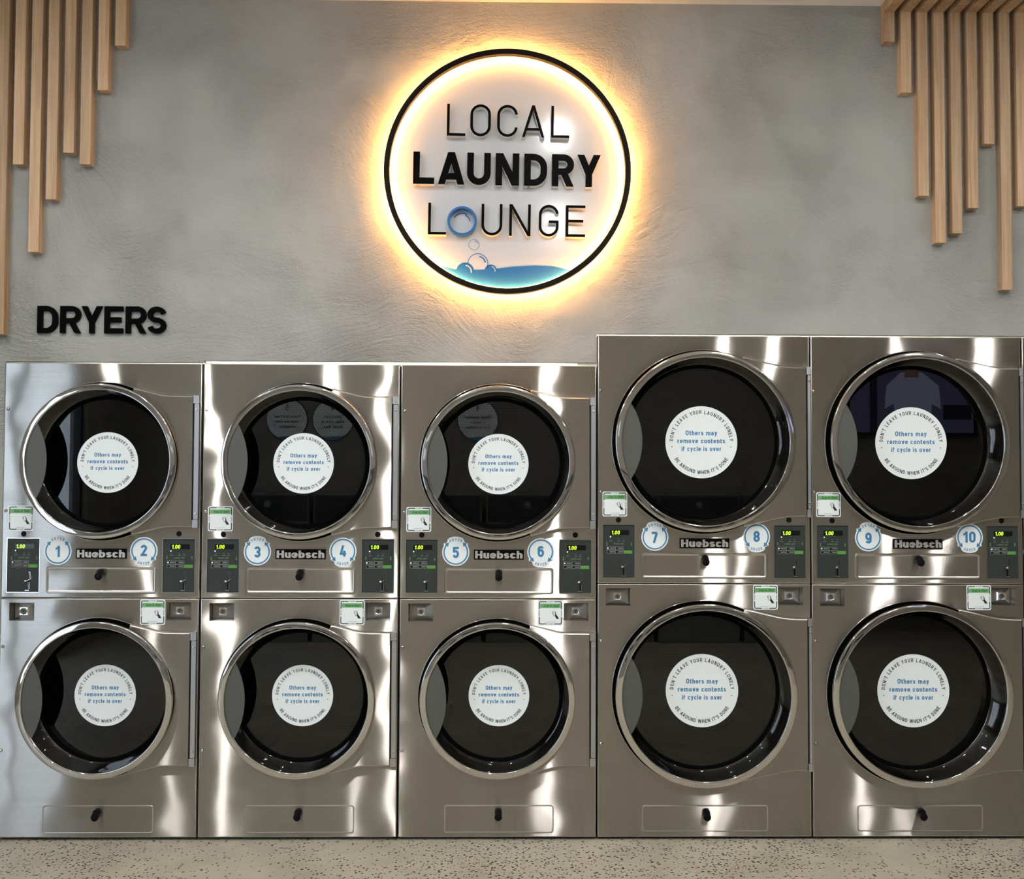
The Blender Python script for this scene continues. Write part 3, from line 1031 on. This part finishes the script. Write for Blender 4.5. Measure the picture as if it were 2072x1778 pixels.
def number_sticker(num):
    """white disc with a blue circular arrow, the number, and DRYER on a tab (top for odd, bottom for even)"""
    sgn = 1 if num % 2 else -1
    mb = MB()
    R, y = .0555, -.0006
    # outline: circle plus a tab and two barbs
    pts = []
    for j in range(96):
        a = 360.0*j/96
        d = abs((a-90*sgn+180) % 360-180)
        r = R
        if d < 30: r = .0640
        elif d < 34: r = .0615
        elif 50 < d < 60: r = .0605
        elif 46 < d <= 50: r = .0565
        pts.append((r*math.cos(math.radians(a)), r*math.sin(math.radians(a))))
    mb.prism(pts, y, 0.0, 'sticker_white')
    y = -.0009
    c0 = 90*sgn
    ring = arc(0, 0, .0478, .0478, c0+50, c0+310, 60)
    draw_glyph(mb, [('s', ring, False)], .0056, lambda u, v: (u, v), y, None, 'ink_blue')
    for s in (-1, 1):
        # arrow heads running towards the tab
        a = math.radians(c0+s*50)
        tdir = (-math.sin(a)*-s, math.cos(a)*-s)
        nrm = (math.cos(a), math.sin(a))
        bx, bz = .0478*math.cos(a), .0478*math.sin(a)
        tri = [(bx-nrm[0]*.0095-tdir[0]*.003, bz-nrm[1]*.0095-tdir[1]*.003), (bx+nrm[0]*.0095-tdir[0]*.003, bz+nrm[1]*.0095-tdir[1]*.003),
               (bx+tdir[0]*.013, bz+tdir[1]*.013)]
        draw_glyph(mb, [('p', tri)], 1, lambda u, v: (u, v), y-.0001, None, 'ink_blue')
    if sgn > 0:
        arc_text(mb, 'DRYER', .0112, .17, 0, 0, .0462, 90, 62, y, 'ink_blue', False, .16)
    else:
        arc_text(mb, 'DRYER', .0112, .17, 0, 0, .0578, 270, 54, y, 'ink_blue', True, .16)
    s = str(num)
    text(mb, s, .0455, .205, 0, -.0235 if sgn > 0 else -.0215, y, 'ink_blue', .14)
    return mb.mesh('number_sticker')

class Spec: pass
def make_spec(big):
    s = Spec()
    s.big = big
    if not big:
        s.w, s.h, s.seam = W1, H1, S1
        s.door = (0.3985, 1.5140), (0.3990, 0.5570)
        s.ro, s.ri, s.rg = .3130, .2875, .2600
        s.plate = [(.129,.296),(.136,.2985),(.20,.283),(.240,.2735),(.262,.2700),(.290,.2685),(.3735,.2680)]
        s.hinge = (.3745, .3975)
        s.lens = .1500, -.2060
        s.drum = .345
        s.ctrl = .0226, .6500, .9820
        s.hole = (.0881, 1.2180), (.7150, 1.2200)
        s.num = (.2268, 1.1480), (.5740, 1.1510)
        s.name = (.4027, 1.1190)
        s.drw = (.4035, .9778, .1084, .4460), (.4070, .0170, .1127, .4450)
        s.knob = (.4025, 1.0630), (.4045, .1030)
        s.scan = (.0754, 1.2816), (.6134, .9030)
        s.lock = (.0860, .9037), (.7185, .9068)
        s.screws = ((.0147,1.725),(.0148,1.311)), ((.0130,.7634),(.0139,.3476))
        s.stick = (.3995, 1.5090), (.4055, .5555)
    else:
        s.w, s.h, s.seam = W2, H2, S2
        s.door = (0.4360, 1.6040), (0.4364, 0.5766)
        s.ro, s.ri, s.rg = .3685, .3415, .3125
        s.plate = [(.156,.345),(.164,.3475),(.24,.330),(.300,.3165),(.340,.3105),(.375,.3085),(.4175,.3080)]
        s.hinge = (.4185, .4345)
        s.lens = .1535, -.2590
        s.drum = .395
        s.ctrl = .0204, .7230, 1.0450
        s.hole = (.0850, 1.2820), (.7857, 1.2840)
        s.num = (.2342, 1.2120), (.6521, 1.2150)
        s.name = (.4376, 1.1680)
        s.drw = (.4372, 1.0430, .1060, .5200), (.4378, .0210, .1072, .5160)
        s.knob = (.4387, 1.1262), (.4410, .1014)
        s.scan = (.0701, 1.3470), (.6877, .9684)
        s.lock = (.0832, .9680), (.7910, .9726)
        s.screws = ((.0100,1.8143),(.0111,1.3983)), ((.0127,.7906),(.0131,.3754))
        s.stick = (.4378, 1.6035), (.4381, .5768)
    return s

GLASS_Y = 0.060
def door_meshes(s):
    P = {}
    # hinge plate, proud of the cabinet
    mb = MB()
    topp = s.plate
    t0 = math.degrees(math.atan2(topp[0][1], topp[0][0]))
    rin = s.ro-.006
    def plate(off):
        up_ = [(x-off*.3 if i_ == len(topp)-1 else x+off*.5 if i_ < 2 else x, z-off) for i_, (x, z) in enumerate(topp)]
        dn = [(x, -z) for x, z in reversed(up_)]
        ar = [(rin*math.cos(math.radians(-t0+2*t0*j/28)), rin*math.sin(math.radians(-t0+2*t0*j/28))) for j in range(29)]
        return up_, dn, ar
    prev = None
    for off, y in ((0, -.002), (0, -.015), (.0012, -.0190), (.0034, -.0219), (.0062, -.0232)):
        u_, d_, ar = plate(off)
        loop = u_+d_
        if prev:
            for j in range(len(loop)-1):
                a, b, c, d = prev[0][j], prev[0][j+1], loop[j+1], loop[j]
                mb.face([(a[0],prev[1],a[1]),(b[0],prev[1],b[1]),(c[0],y,c[1]),(d[0],y,d[1])], 'edge_steel', True)
        prev = (loop, y)
    outer = u_+d_+ar
    mb.holed(outer, [], -.0232, 'door_steel')
    P['door'] = mb.mesh('door', sharp=50)
    # chrome ring: rolled lip and deep dish down to the glass
    ro, ri, rg = s.ro, s.ri, s.rg
    mb = MB()
    mb.lathe([(ro-.004,-.032),(ro-.001,-.034),(ro,-.037),(ro,-.0455),(ro-.0008,-.0480),(ro-.0026,-.0496),(ro-.0050,-.0502),(ri+.0045,-.0512),(ri+.0025,-.0512),(ri+.0008,-.0502),(ri,-.0484),(ri-.0012,-.044)], 'chrome', 160)
    mb.lathe([(ri-.0012,-.044),(ri-.004,-.024),(ri-.009,.004),(ri-.0145,.028),(rg+.009,.044),(rg+.005,.050)], 'chrome', 160)
    P['door_ring'] = mb.mesh('door_ring', sharp=40)
    mb = MB()
    mb.lathe([(ro+.0078,-.0004),(ro-.0030,-.0008),(ro-.0030,-.036)], 'rubber_and_gap_black', 128)  # flat outer band paints the groove's shade black; upright wall is the door seal
    mb.lathe([(rg+.0065,.048),(rg+.003,.047),(rg-.002,.051),(rg-.005,GLASS_Y-.0005)], 'rubber_and_gap_black', 128)
    P['gasket_and_gap_shade'] = mb.mesh('gasket_and_gap_shade')
    mb = MB()
    mb.lathe([(ro+.0076+.0019*(1-math.cos(math.radians(a))), -.0019*math.sin(math.radians(a))) for a in range(0, 181, 30)], 'chrome', 128)
    P['opening_rim'] = mb.mesh('opening_rim')
    mb = MB(); mb.disc(0, 0, rg, GLASS_Y, 'door_glass', 96)
    P['glass'] = mb.mesh('glass')
    # crescent pull plate inside the lip
    hz, xb = s.lens
    rr = ri-.0005
    a0 = math.degrees(math.asin(hz/rr))
    left = [(-rr*math.cos(math.radians(a)), rr*math.sin(math.radians(a))) for a in [a0-2*a0*j/24 for j in range(25)]]
    tipx = left[0][0]; sag = xb-tipx
    R = (hz*hz+sag*sag)/(2*sag); cx = xb-R
    b0 = math.degrees(math.asin(hz/R))
    right = [(cx+R*math.cos(math.radians(b)), R*math.sin(math.radians(b))) for b in [-b0+2*b0*j/24 for j in range(1, 24)]]
    mb = MB(); mb.prism(left+right, -.0435, -.0395, 'handle_grey')
    P['handle'] = mb.mesh('handle')
    # hinge: two blocks on the door edge and the round-edged bar between them
    hx0, hx1 = s.hinge; hh = s.plate[-1][1]
    mb = MB()
    for sg in (-1, 1):
        mb.box(hx0, hx1, -.0240, -.001, sg*hh-(.032 if sg > 0 else 0), sg*hh+(0 if sg > 0 else .032), 'hinge_metal')
    bx0 = hx0+.0045
    mb.prism(rrect(bx0, hx1, -hh+.0335, hh-.0335, .004, 4), -.0235, -.006, 'hinge_metal')
    mb.box(hx0-.0005, hx1, -.006, -.001, -hh+.032, hh-.032, 'cabinet_dark')
    P['hinge'] = mb.mesh('hinge')
    mb = MB()
    mb.lathe([(.0001,-.0275),(.003,-.027),(.0050,-.0235)], 'screw_metal', 14)
    P['hinge_bolt'] = mb.mesh('hinge_bolt')
    P['bolt_at'] = [((bx0+hx1)/2, 0, sg*(hh-.058)) for sg in (-1, 1)]
    return P

def drum_meshes(s):
    r, d0, d1 = s.drum, .09, .72
    mb = MB()
    n = 64
    def uvface(pts, uvs):
        mb.uv[len(mb.f)] = uvs; mb.face(pts, 'drum_steel', True)
    for j in range(n):
        a, b = 2*math.pi*j/n, 2*math.pi*(j+1)/n
        uvface([(r*math.cos(a),d0,r*math.sin(a)),(r*math.cos(b),d0,r*math.sin(b)),(r*math.cos(b),d1,r*math.sin(b)),(r*math.cos(a),d1,r*math.sin(a))],
               [(a*r,d0),(b*r,d0),(b*r,d1),(a*r,d1)])
        uvface([(0,d1,0),(r*math.cos(a),d1,r*math.sin(a)),(r*math.cos(b),d1,r*math.sin(b))],
               [(5,5),(5+r*math.cos(a),5+r*math.sin(a)),(5+r*math.cos(b),5+r*math.sin(b))])
    me = bpy.data.meshes.new('drum'); me.from_pydata(mb.v, [], mb.f); me.materials.append(MATS['drum_steel'])
    uvl = me.uv_layers.new(name='UVMap')
    for fi, p in enumerate(me.polygons):
        p.use_smooth = False
        for li, uv in zip(p.loop_indices, mb.uv[fi]):
            uvl.data[li].uv = uv
    bk = MB()
    bk.lathe([(s.rg+.02,.075),(r+.02,.075),(r+.02,.09)], 'cabinet_dark', 64)
    LFS = []
    for k in range(3):
        lf = MB()
        a = math.radians(100+120*k)
        c, sn = math.cos(a), math.sin(a)
        def pt(rad, tan): return (rad*c-tan*sn, rad*sn+tan*c)
        q = [pt(r+.002,-.045), pt(r-.06,-.012), pt(r-.06,.012), pt(r+.002,.045)]
        lf.prism(q, .12, .70, 'handle_grey')
        LFS.append(lf.mesh('lifter'))
    return me, bk.mesh('bulkhead'), LFS

KIT = {}
def dryer(idx, big, nums, label, group):
    x = MX[idx]
    s = make_spec(big)
    root = bpy.data.objects.new('stacked_dryer', None); COL.objects.link(root)
    root.location = (x, 0, 0)
    root['label'] = label; root['category'] = 'dryer'; root['group'] = group
    if big not in KIT:
        K = {}
        cbh = .0725; cbw = .1005
        def cb_hole(c): return (rect(c[0]-cbw/2, c[0]+cbw/2, c[1]-cbh/2, c[1]+cbh/2), .054)
        ctrl = [(rect(u, u+CW, s.ctrl[2], s.ctrl[2]+CH), .004) for u in s.ctrl[:2]]
        rh = s.ri+.010
        K['upper_panel'] = steel_panel(s.w, s.seam+.0012, s.h, [(circle(*s.door[0], rh, 96), .06)]+ctrl).mesh('upper_panel')
        K['lower_panel'] = steel_panel(s.w, 0.0, s.seam-.0012, [(circle(*s.door[1], rh, 96), .06)]+[cb_hole(c) for c in s.lock]).mesh('lower_panel')
        mb = MB()
        # carcass: sides, top, back and a recessed plinth
        mb.box(-.0012, .02, .012, 1.05, .0, s.h-.004, 'cabinet_dark'); mb.box(s.w-.02, s.w+.0012, .012, 1.05, .0, s.h-.004, 'cabinet_dark')
        mb.box(.02, s.w-.02, .012, 1.05, s.h-.02, s.h-.004, 'cabinet_dark'); mb.box(.02, s.w-.02, 1.03, 1.05, 0, s.h-.02, 'cabinet_dark')
        mb.box(.02, s.w-.02, .06, 1.03, s.seam-.01, s.seam+.01, 'cabinet_dark')
        mb.box(.01, s.w-.01, .03, 1.04, FLOOR, .012, 'cabinet_dark')
        K['cabinet'] = mb.mesh('cabinet')
        K['door'] = door_meshes(s)
        K['drum'] = drum_meshes(s)
        K['drawer'] = [drawer_mesh(d[3], d[2], k) for k, d in enumerate(s.drw)]
        KIT[big] = K
    K = KIT[big]
    obj('cabinet', K['cabinet'], root)
    for lv, nm in enumerate(('upper_panel', 'lower_panel')):
        p = obj(nm, K[nm], root, label='brushed stainless steel front panel')
        for q in s.screws[lv]:
            obj('screw', SCREW, p, (q[0], 0, q[1]))
        c = s.door[lv]
        obj('opening_rim', K['door']['opening_rim'], p, (c[0], 0, c[1]))
        d = obj('door', K['door']['door'], root, (c[0], 0, c[1]), label='round glazed dryer door with polished ring and brushed hinge plate')
        for k in ('door_ring', 'gasket_and_gap_shade', 'glass', 'handle', 'hinge'):
            obj(k, K['door'][k], d)
        for q in K['door']['bolt_at']:
            obj('hinge_bolt', K['door']['hinge_bolt'], d, q)
        if nums:
            st = s.stick[lv]
            obj('warning_sticker', WARN[2 if big else 1], d, (st[0]-c[0], GLASS_Y-.0005, st[1]-c[1]), label='round white sticker about not leaving laundry')
        dm, bk, lf = K['drum']
        dr = obj('drum', dm, root, (c[0], 0, c[1]))
        obj('bulkhead', bk, dr)
        for q in lf: obj('lifter', q, dr)
        w = s.drw[lv]
        lint = obj('lint_drawer', K['drawer'][lv], root, (w[0], 0, w[1]))
        kx, kz = s.knob[lv]
        obj('pull_knob', KNOB, lint, (kx-w[0], -.001, kz-w[1]), label='black plastic pull')
        # coin boxes sit in the lower panel, controls in the upper one
        cb = obj('coin_box', COINBOX, root, (s.lock[lv][0], 0, s.lock[lv][1]))
        obj('lock_cylinder', LOCK, cb)
        cp = CONTROL[lv == 0]
        co = obj('control_panel', cp['control_panel'], root, (s.ctrl[lv], 0, s.ctrl[2]), label='dark grey coin control panel')
        for k in ('display', 'button_pad', 'start_button', 'coin_slot', 'coin_return'):
            obj(k, cp[k], co)
        obj('indicator_light', LED, co, (fx(.247), .0016, fz(.23))); obj('indicator_light', LED, co, (fx(.165), .0011, fz(.443)))
        obj('plug', PLUG, root, (s.hole[lv][0], 0, s.hole[lv][1]))
        if nums:
            obj('scan_sticker', SCAN, root, (s.scan[lv][0], 0, s.scan[lv][1]), label='white and green scan label')
            obj('number_sticker', number_sticker(nums[lv]), root, (s.num[lv][0], 0, s.num[lv][1]), label='white and blue sticker with number %d' % nums[lv])
    npl = obj('nameplate', NAMEPLATE, root, (s.name[0], 0, s.name[1]))
    obj('lettering', NAMETEXT, npl)
    return root

G = 'stacked dryers along the plaster wall'
dryer(0, False, (1, 2), 'shorter stainless stacked dryer numbered one and two under the DRYERS lettering', G)
dryer(1, False, (3, 4), 'shorter stainless stacked dryer numbered three and four', G)
dryer(2, False, (5, 6), 'shorter stainless stacked dryer numbered five and six below the round sign', G)
dryer(3, True, (7, 8), 'taller stainless stacked dryer numbered seven and eight', G)
dryer(4, True, (9, 10), 'taller stainless stacked dryer numbered nine and ten', G)
dryer(5, True, None, 'taller stainless stacked dryer without number stickers beyond dryers nine and ten', G)

# ------------------------------------------------------------------ illuminated round sign
SC = (0.0392, 2.705)
sign = bpy.data.objects.new('round_sign', None); COL.objects.link(sign)
sign.location = (SC[0], WALL, SC[1]); sign.rotation_euler = (0, math.radians(0.62), 0)
sign['label'] = 'round white halo-lit sign reading LOCAL LAUNDRY LOUNGE above the dryers'; sign['category'] = 'sign'
mb = MB()
DR, DF = .474, -.024
mb.lathe([(DR,0.0),(DR,DF+.002),(DR-.002,DF)], 'sign_white', 128)
mb.disc(0, 0, DR-.002, DF, 'sign_white', 128)
obj('backing_disc', mb, sign)
mb = MB()
mb.lathe([(.4825,-.044),(.4825,-.071),(.4845,-.073),(.5025,-.073),(.5045,-.071),(.5045,-.044)], 'ring_black', 160, closed_prof=True)
ring = obj('halo_ring', mb, sign, label='black ring standing off the wall with warm light behind')
mb = MB(); mb.lathe([(.487,-.0439),(.487,-.0415),(.500,-.0415),(.500,-.0439)], 'led_strip', 160, closed_prof=True)
obj('led_strip', mb, ring)
for k in range(2):
    mb = MB()
    a = math.radians(180*k)
    mb.rod((.4925*math.cos(a),0,.4925*math.sin(a)), (.4925*math.cos(a),-.05,.4925*math.sin(a)), .004, 'ring_black', 8)
    obj('standoff', mb, ring)
LF, LB = -.056, DF
def sign_letter(ch, x0, x1, z0, z1, t, mat='black_paint', parent=sign, yf=LF, yb=LB, side='letter_side', name='letter'):
    h = z1-z0; w = (x1-x0)/h
    _, it = glyph(ch, t, w)
    m_ = MB()
    draw_glyph(m_, it, t, lambda u, v: (x0+u*h, z0+v*h), yf, yb, mat, side)
    return obj(name, m_, parent)
for ch, x0, x1 in (('L',-.2512,-.1748),('O',-.1558,-.0715),('C',-.0456,.0389),('A',.0565,.1488),('L',.1758,.2511)):
    sign_letter(ch, x0, x1, .1437, .2763, .084)
for ch, x0, x1 in (('L',-.3862,-.2993),('A',-.2852,-.1752),('U',-.1657,-.0689),('N',-.0493,.0477),('D',.0679,.1619),('R',.1813,.2723),('Y',.2834,.3830)):
    sign_letter(ch, x0, x1, -.0575, .0760, .205)
for ch, x0, x1 in (('L',-.3214,-.2472),('U',-.1037,-.0183),('N',.0100,.0975),('G',.1309,.2122),('E',.2410,.3212)):
    sign_letter(ch, x0, x1, -.2645, -.1340, .084)
mb = MB()
mb.lathe([(.0605,LB),(.0605,LF+.001),(.0595,LF),(.0515,LF),(.0505,LF+.001),(.0505,LB)], 'sign_blue', 64)
mb.lathe([(.0360,DF-.001),(.0415,DF-.001)], 'sign_blue', 24, a0=60, a1=150)
mb.lathe([(.0300,DF-.001),(.0345,DF-.001)], 'sign_blue', 24, a0=10, a1=70)
obj('letter', mb, sign, (-.1826, 0, -.2062), label='blue ring forming the letter O')
# printed wave, flat on the disc
mb = MB()
top = [(-.300,-.380),(-.2641,-.387),(-.2385,-.3937),(-.2128,-.3991),(-.1681,-.4016),(-.1042,-.3993),(-.034,-.3931),(.0299,-.3844),(.1194,-.3778),(.1898,-.38),(.2284,-.3864),(.2605,-.3949),(.270,-.398)]
rw = DR-.0015
a0 = math.degrees(math.atan2(top[-1][1], top[-1][0])); a1 = math.degrees(math.atan2(top[0][1], top[0][0]))
top[0] = (-math.sqrt(rw*rw-top[0][1]**2), top[0][1])
a1 = math.degrees(math.atan2(top[0][1], top[0][0]))
top.append((math.sqrt(rw*rw-.400**2), -.400)); a0 = math.degrees(math.atan2(top[-1][1], top[-1][0]))
bot = [(rw*math.cos(math.radians(a0+(a1-a0)*j/40)), rw*math.sin(math.radians(a0+(a1-a0)*j/40))) for j in range(1, 40)]
mb.holed(top+bot, [], DF-.0008, 'sign_blue')
obj('wave', mb, sign, label='blue printed wave')
for cx, cz, r, fill, hl in ((-.1331,-.2968,.0225,False,(20,80)), (-.1161,-.375,.0425,False,(10,80)), (-.168,-.4081,.0371,True,(-10,85)), (-.0627,-.4032,.0256,True,(-10,80))):
    mb = MB()
    y = DF-.0012
    if fill:
        mb.disc(0, 0, r, y, 'sign_blue', 40)
        mb.lathe([(r*.62,y-.0004),(r*.74,y-.0004)], 'sign_white', 16, a0=hl[0], a1=hl[1])
    else:
        a_, b_ = (0, 360) if r < .03 else (-25, 200)
        mb.lathe([(r*.93,y),(r,y)], 'sign_blue', 40, a0=a_, a1=b_)
        mb.lathe([(r*.66,y),(r*.78,y)], 'sign_blue', 16, a0=hl[0], a1=hl[1])
    obj('bubble', mb, sign, (cx, 0, cz))

# ------------------------------------------------------------------ DRYERS lettering on the wall
dl = bpy.data.objects.new('wall_lettering', None); COL.objects.link(dl)
dl.location = (-1.8810, WALL, 2.0370)
dl['label'] = 'black raised letters reading DRYERS on the plaster wall'; dl['category'] = 'lettering'
# letter boxes measured across the word
bx = [(0,.082),(.0925,.176),(.178,.265),(.2725,.3475),(.3590,.4425),(.4480,.5235)]
for ch, (x0, x1) in zip('DRYERS', bx):
    sign_letter(ch, x0, x1, 0, .1110, .185, 'black_paint', dl, -.014, 0.0, 'black_paint')

# ------------------------------------------------------------------ timber battens
def batten(x, wd, z0, label, ylen=None):
    d = .042
    mb = MB()
    yf = WALL-d
    b = .0012
    outl = [(x+b,yf),(x+wd-b,yf),(x+wd,yf+b),(x+wd,WALL),(x,WALL),(x,yf+b)]
    mb.face([(p[0]-x,p[1]-WALL,0) for p in reversed(outl)], 'oak_timber')
    mb.face([(p[0]-x,p[1]-WALL,CEIL-z0) for p in outl], 'oak_timber')
    for j in range(len(outl)):
        a, c = outl[j], outl[(j+1) % len(outl)]
        mb.face([(a[0]-x,a[1]-WALL,0),(c[0]-x,c[1]-WALL,0),(c[0]-x,c[1]-WALL,CEIL-z0),(a[0]-x,a[1]-WALL,CEIL-z0)], 'oak_timber')
    obj('timber_batten', mb.mesh('timber_batten', fix=True), None, (x, WALL, z0), label, 'batten', 'vertical battens on the plaster wall')

def ceiling_batten(x, wd, y0, label):
    d = .042
    mb = MB()
    mb.box(0, wd, 0, WALL-d-y0, -d, 0, 'oak_timber')
    obj('ceiling_batten', mb.mesh('ceiling_batten', fix=True), None, (x, y0, CEIL), label, 'batten', 'battens under the ceiling')

ORD = ['first', 'second', 'third', 'fourth', 'fifth', 'sixth', 'seventh', 'eighth', 'ninth']
LB_ = [3.2176, 3.0323, 2.7253, 2.7725, 2.5798, 2.3633, 2.7230, 2.0264]
for k, z0 in enumerate(LB_):
    batten(-1.5735-.0677*k, .0435, z0, 'vertical oak batten above DRYERS lettering, %s counted from the round sign' % ORD[k])
RB_ = [3.2666, 3.0536, 2.6225, 2.4278, 2.4679, 2.5735, 2.8414, 2.2349, 2.5825]
for k, z0 in enumerate(RB_):
    batten(1.6010+.0686*k, .0430, z0, 'vertical oak batten above the taller dryers, %s counted from the round sign' % ORD[k])
    ceiling_batten(1.6010+.0686*k, .0430, -0.9-.35*((k*5) % 4), 'oak ceiling batten over the taller dryers, %s counted from the round sign' % ORD[k])

# ------------------------------------------------------------------ ceiling downlights
def downlight():
    tr_ = MB(); tr_.lathe([(.036,.002),(.047,-.002),(.050,-.026),(.054,-.027),(.057,-.024),(.057,.003)], 'lamp_trim', 40)
    L_ = []
    for mn in ('lamp_lens', 'lamp_lens_wide'):
        ln = MB(); ln.lathe([(.036*math.cos(math.radians(a)), -.036*math.sin(math.radians(a))) for a in range(0, 90, 10)]+[(.0001, -.036)], mn, 32); L_.append(ln.mesh('lens'))
    return tr_.mesh('trim'), L_
TRIM, LENS = downlight()
for k, (x, y) in enumerate(DOWNLIGHTS):
    r_ = bpy.data.objects.new('ceiling_downlight', None); COL.objects.link(r_)
    r_.location = (x, y, CEIL-.004); r_.rotation_euler = (math.radians(90), 0, 0)
    r_['label'] = 'round recessed downlight in the ceiling, row nearer the dryers' if y > -2 else 'round recessed downlight in the ceiling, row nearer the washers'; r_['category'] = 'light'; r_['group'] = 'ceiling downlights'
    obj('trim', TRIM, r_); obj('lens', LENS[0 if y > -2 else 1], r_)
# service corridor tube behind the machines
for k, x in enumerate((-1.4, 0.2, 1.8)):
    mb = MB(); mb.rod((-.6,0,0), (.6,0,0), .016, 'service_tube', 12); 
    t_ = bpy.data.objects.new('tube_light', None); COL.objects.link(t_); t_.location = (x, 1.5, 3.2)
    t_['label'] = 'fluorescent tube in the corridor behind the dryers'; t_['category'] = 'light'; t_['group'] = 'service corridor tubes'
    obj('tube', mb, t_)
    mb = MB(); mb.box(-.65, .65, -.04, .04, .03, CEIL-3.2, 'lamp_trim'); obj('batten_housing', mb, t_)

# ------------------------------------------------------------------ the opposite wall, seen mirrored in the door glass
def poster(x, z, num, lines, label):
    r_ = bpy.data.objects.new('instruction_poster', None); COL.objects.link(r_)
    r_.location = (x, ROOM_REAR, z); r_.rotation_euler = (0, 0, math.pi)
    r_['label'] = label; r_['category'] = 'poster'; r_['group'] = 'round instruction posters'
    R = .197
    mb = MB(); mb.lathe([(R,0),(R,-.008),(R-.008,-.008)], 'ink_black', 64, smooth=False); mb.disc(0, 0, R-.008, -.008, 'sticker_white', 64)
    lo = [((R-.012)*math.cos(math.radians(a)), (R-.012)*math.sin(math.radians(a))) for a in range(236, 306, 7)]
    mb.face([(p[0],-.0086,p[1]) for p in lo], 'ink_blue')
    text(mb, num, .055, .17, 0, .085, -.0088, 'ink_black', .12)
    for i_, s in enumerate(lines):
        text(mb, s, .030, .17, 0, .015-.048*i_, -.0088, 'ink_black', .13)
    obj('printed_disc', mb, r_)
for x, n, ln in ((-.18, '1', ('Check machine', 'is empty', 'Pop in clothes')), (-1.55, '4', ('Select your', 'wash cycle or', 'drying time.')), (-1.984, '5', ('Press start and', 'note the time', 'remaining.'))):
    poster(x, 1.975, n, ln, 'round white poster on the opposite wall reading %s' % ' '.join(ln))
# row of washers
def washer_parts():
    b = MB(); b.box(-.36, .36, 0, .62, 0, 1.30, 'washer_body'); b.box(-.345, .345, -.012, 0, .02, 1.05, 'washer_body')
    c = MB(); c.box(-.345, .345, -.016, 0, 1.06, 1.285, 'control_face'); c.disc(0, 1.21, .03, -.018, 'print_grey', 24)
    d = MB(); d.lathe([(.25,-.012),(.25,-.05),(.20,-.06),(.19,-.03)], 'chrome', 48, cz=.58); d.disc(0, .58, .195, -.03, 'display_window', 48)
    return b.mesh('body'), c.mesh('control_panel'), d.mesh('door')
WB, WC, WD = washer_parts()
for k in range(7):
    r_ = bpy.data.objects.new('washing_machine', None); COL.objects.link(r_)
    r_.location = (2.55-.76*k, ROOM_REAR+.66, FLOOR); r_.rotation_euler = (0, 0, math.pi)
    r_['label'] = 'grey front-loading washing machine against the opposite wall'; r_['category'] = 'washer'; r_['group'] = 'washers on the opposite wall'
    obj('body', WB, r_); obj('control_panel', WC, r_); obj('door', WD, r_)
# wall screen
tv = bpy.data.objects.new('wall_screen', None); COL.objects.link(tv)
tv.location = (3.94, ROOM_REAR, 2.20); tv.rotation_euler = (0, 0, math.pi)
tv['label'] = 'wall-mounted screen showing a white T-shirt on the opposite wall'; tv['category'] = 'screen'
mb = MB(); mb.box(-.61, .61, -.05, 0, -.345, .345, 'frame_black'); obj('housing', mb, tv)
mb = MB()
mb.face([(-.59,-.051,-.325),(.59,-.051,-.325),(.59,-.051,.325),(-.59,-.051,.325)], 'screen_glow')
mb.face([(-.18,-.052,-.325),(.16,-.052,-.325),(.17,-.052,-.05),(.26,-.052,-.10),(.24,-.052,.12),(.10,-.052,.25),(-.10,-.052,.25),(-.26,-.052,.12),(-.28,-.052,-.10),(-.19,-.052,-.05)], 'screen_shirt')
mb.face([(-.07,-.053,.20),(.07,-.053,.20),(.06,-.053,.325),(-.06,-.053,.325)], 'screen_skin')
mb.face([(-.57,-.052,-.20),(-.30,-.052,-.20),(-.30,-.052,-.06),(-.57,-.052,-.06)], 'screen_dark')
mb.face([(.33,-.052,-.325),(.40,-.052,-.325),(.40,-.052,.325),(.33,-.052,.325)], 'screen_dark')
obj('picture', mb, tv)
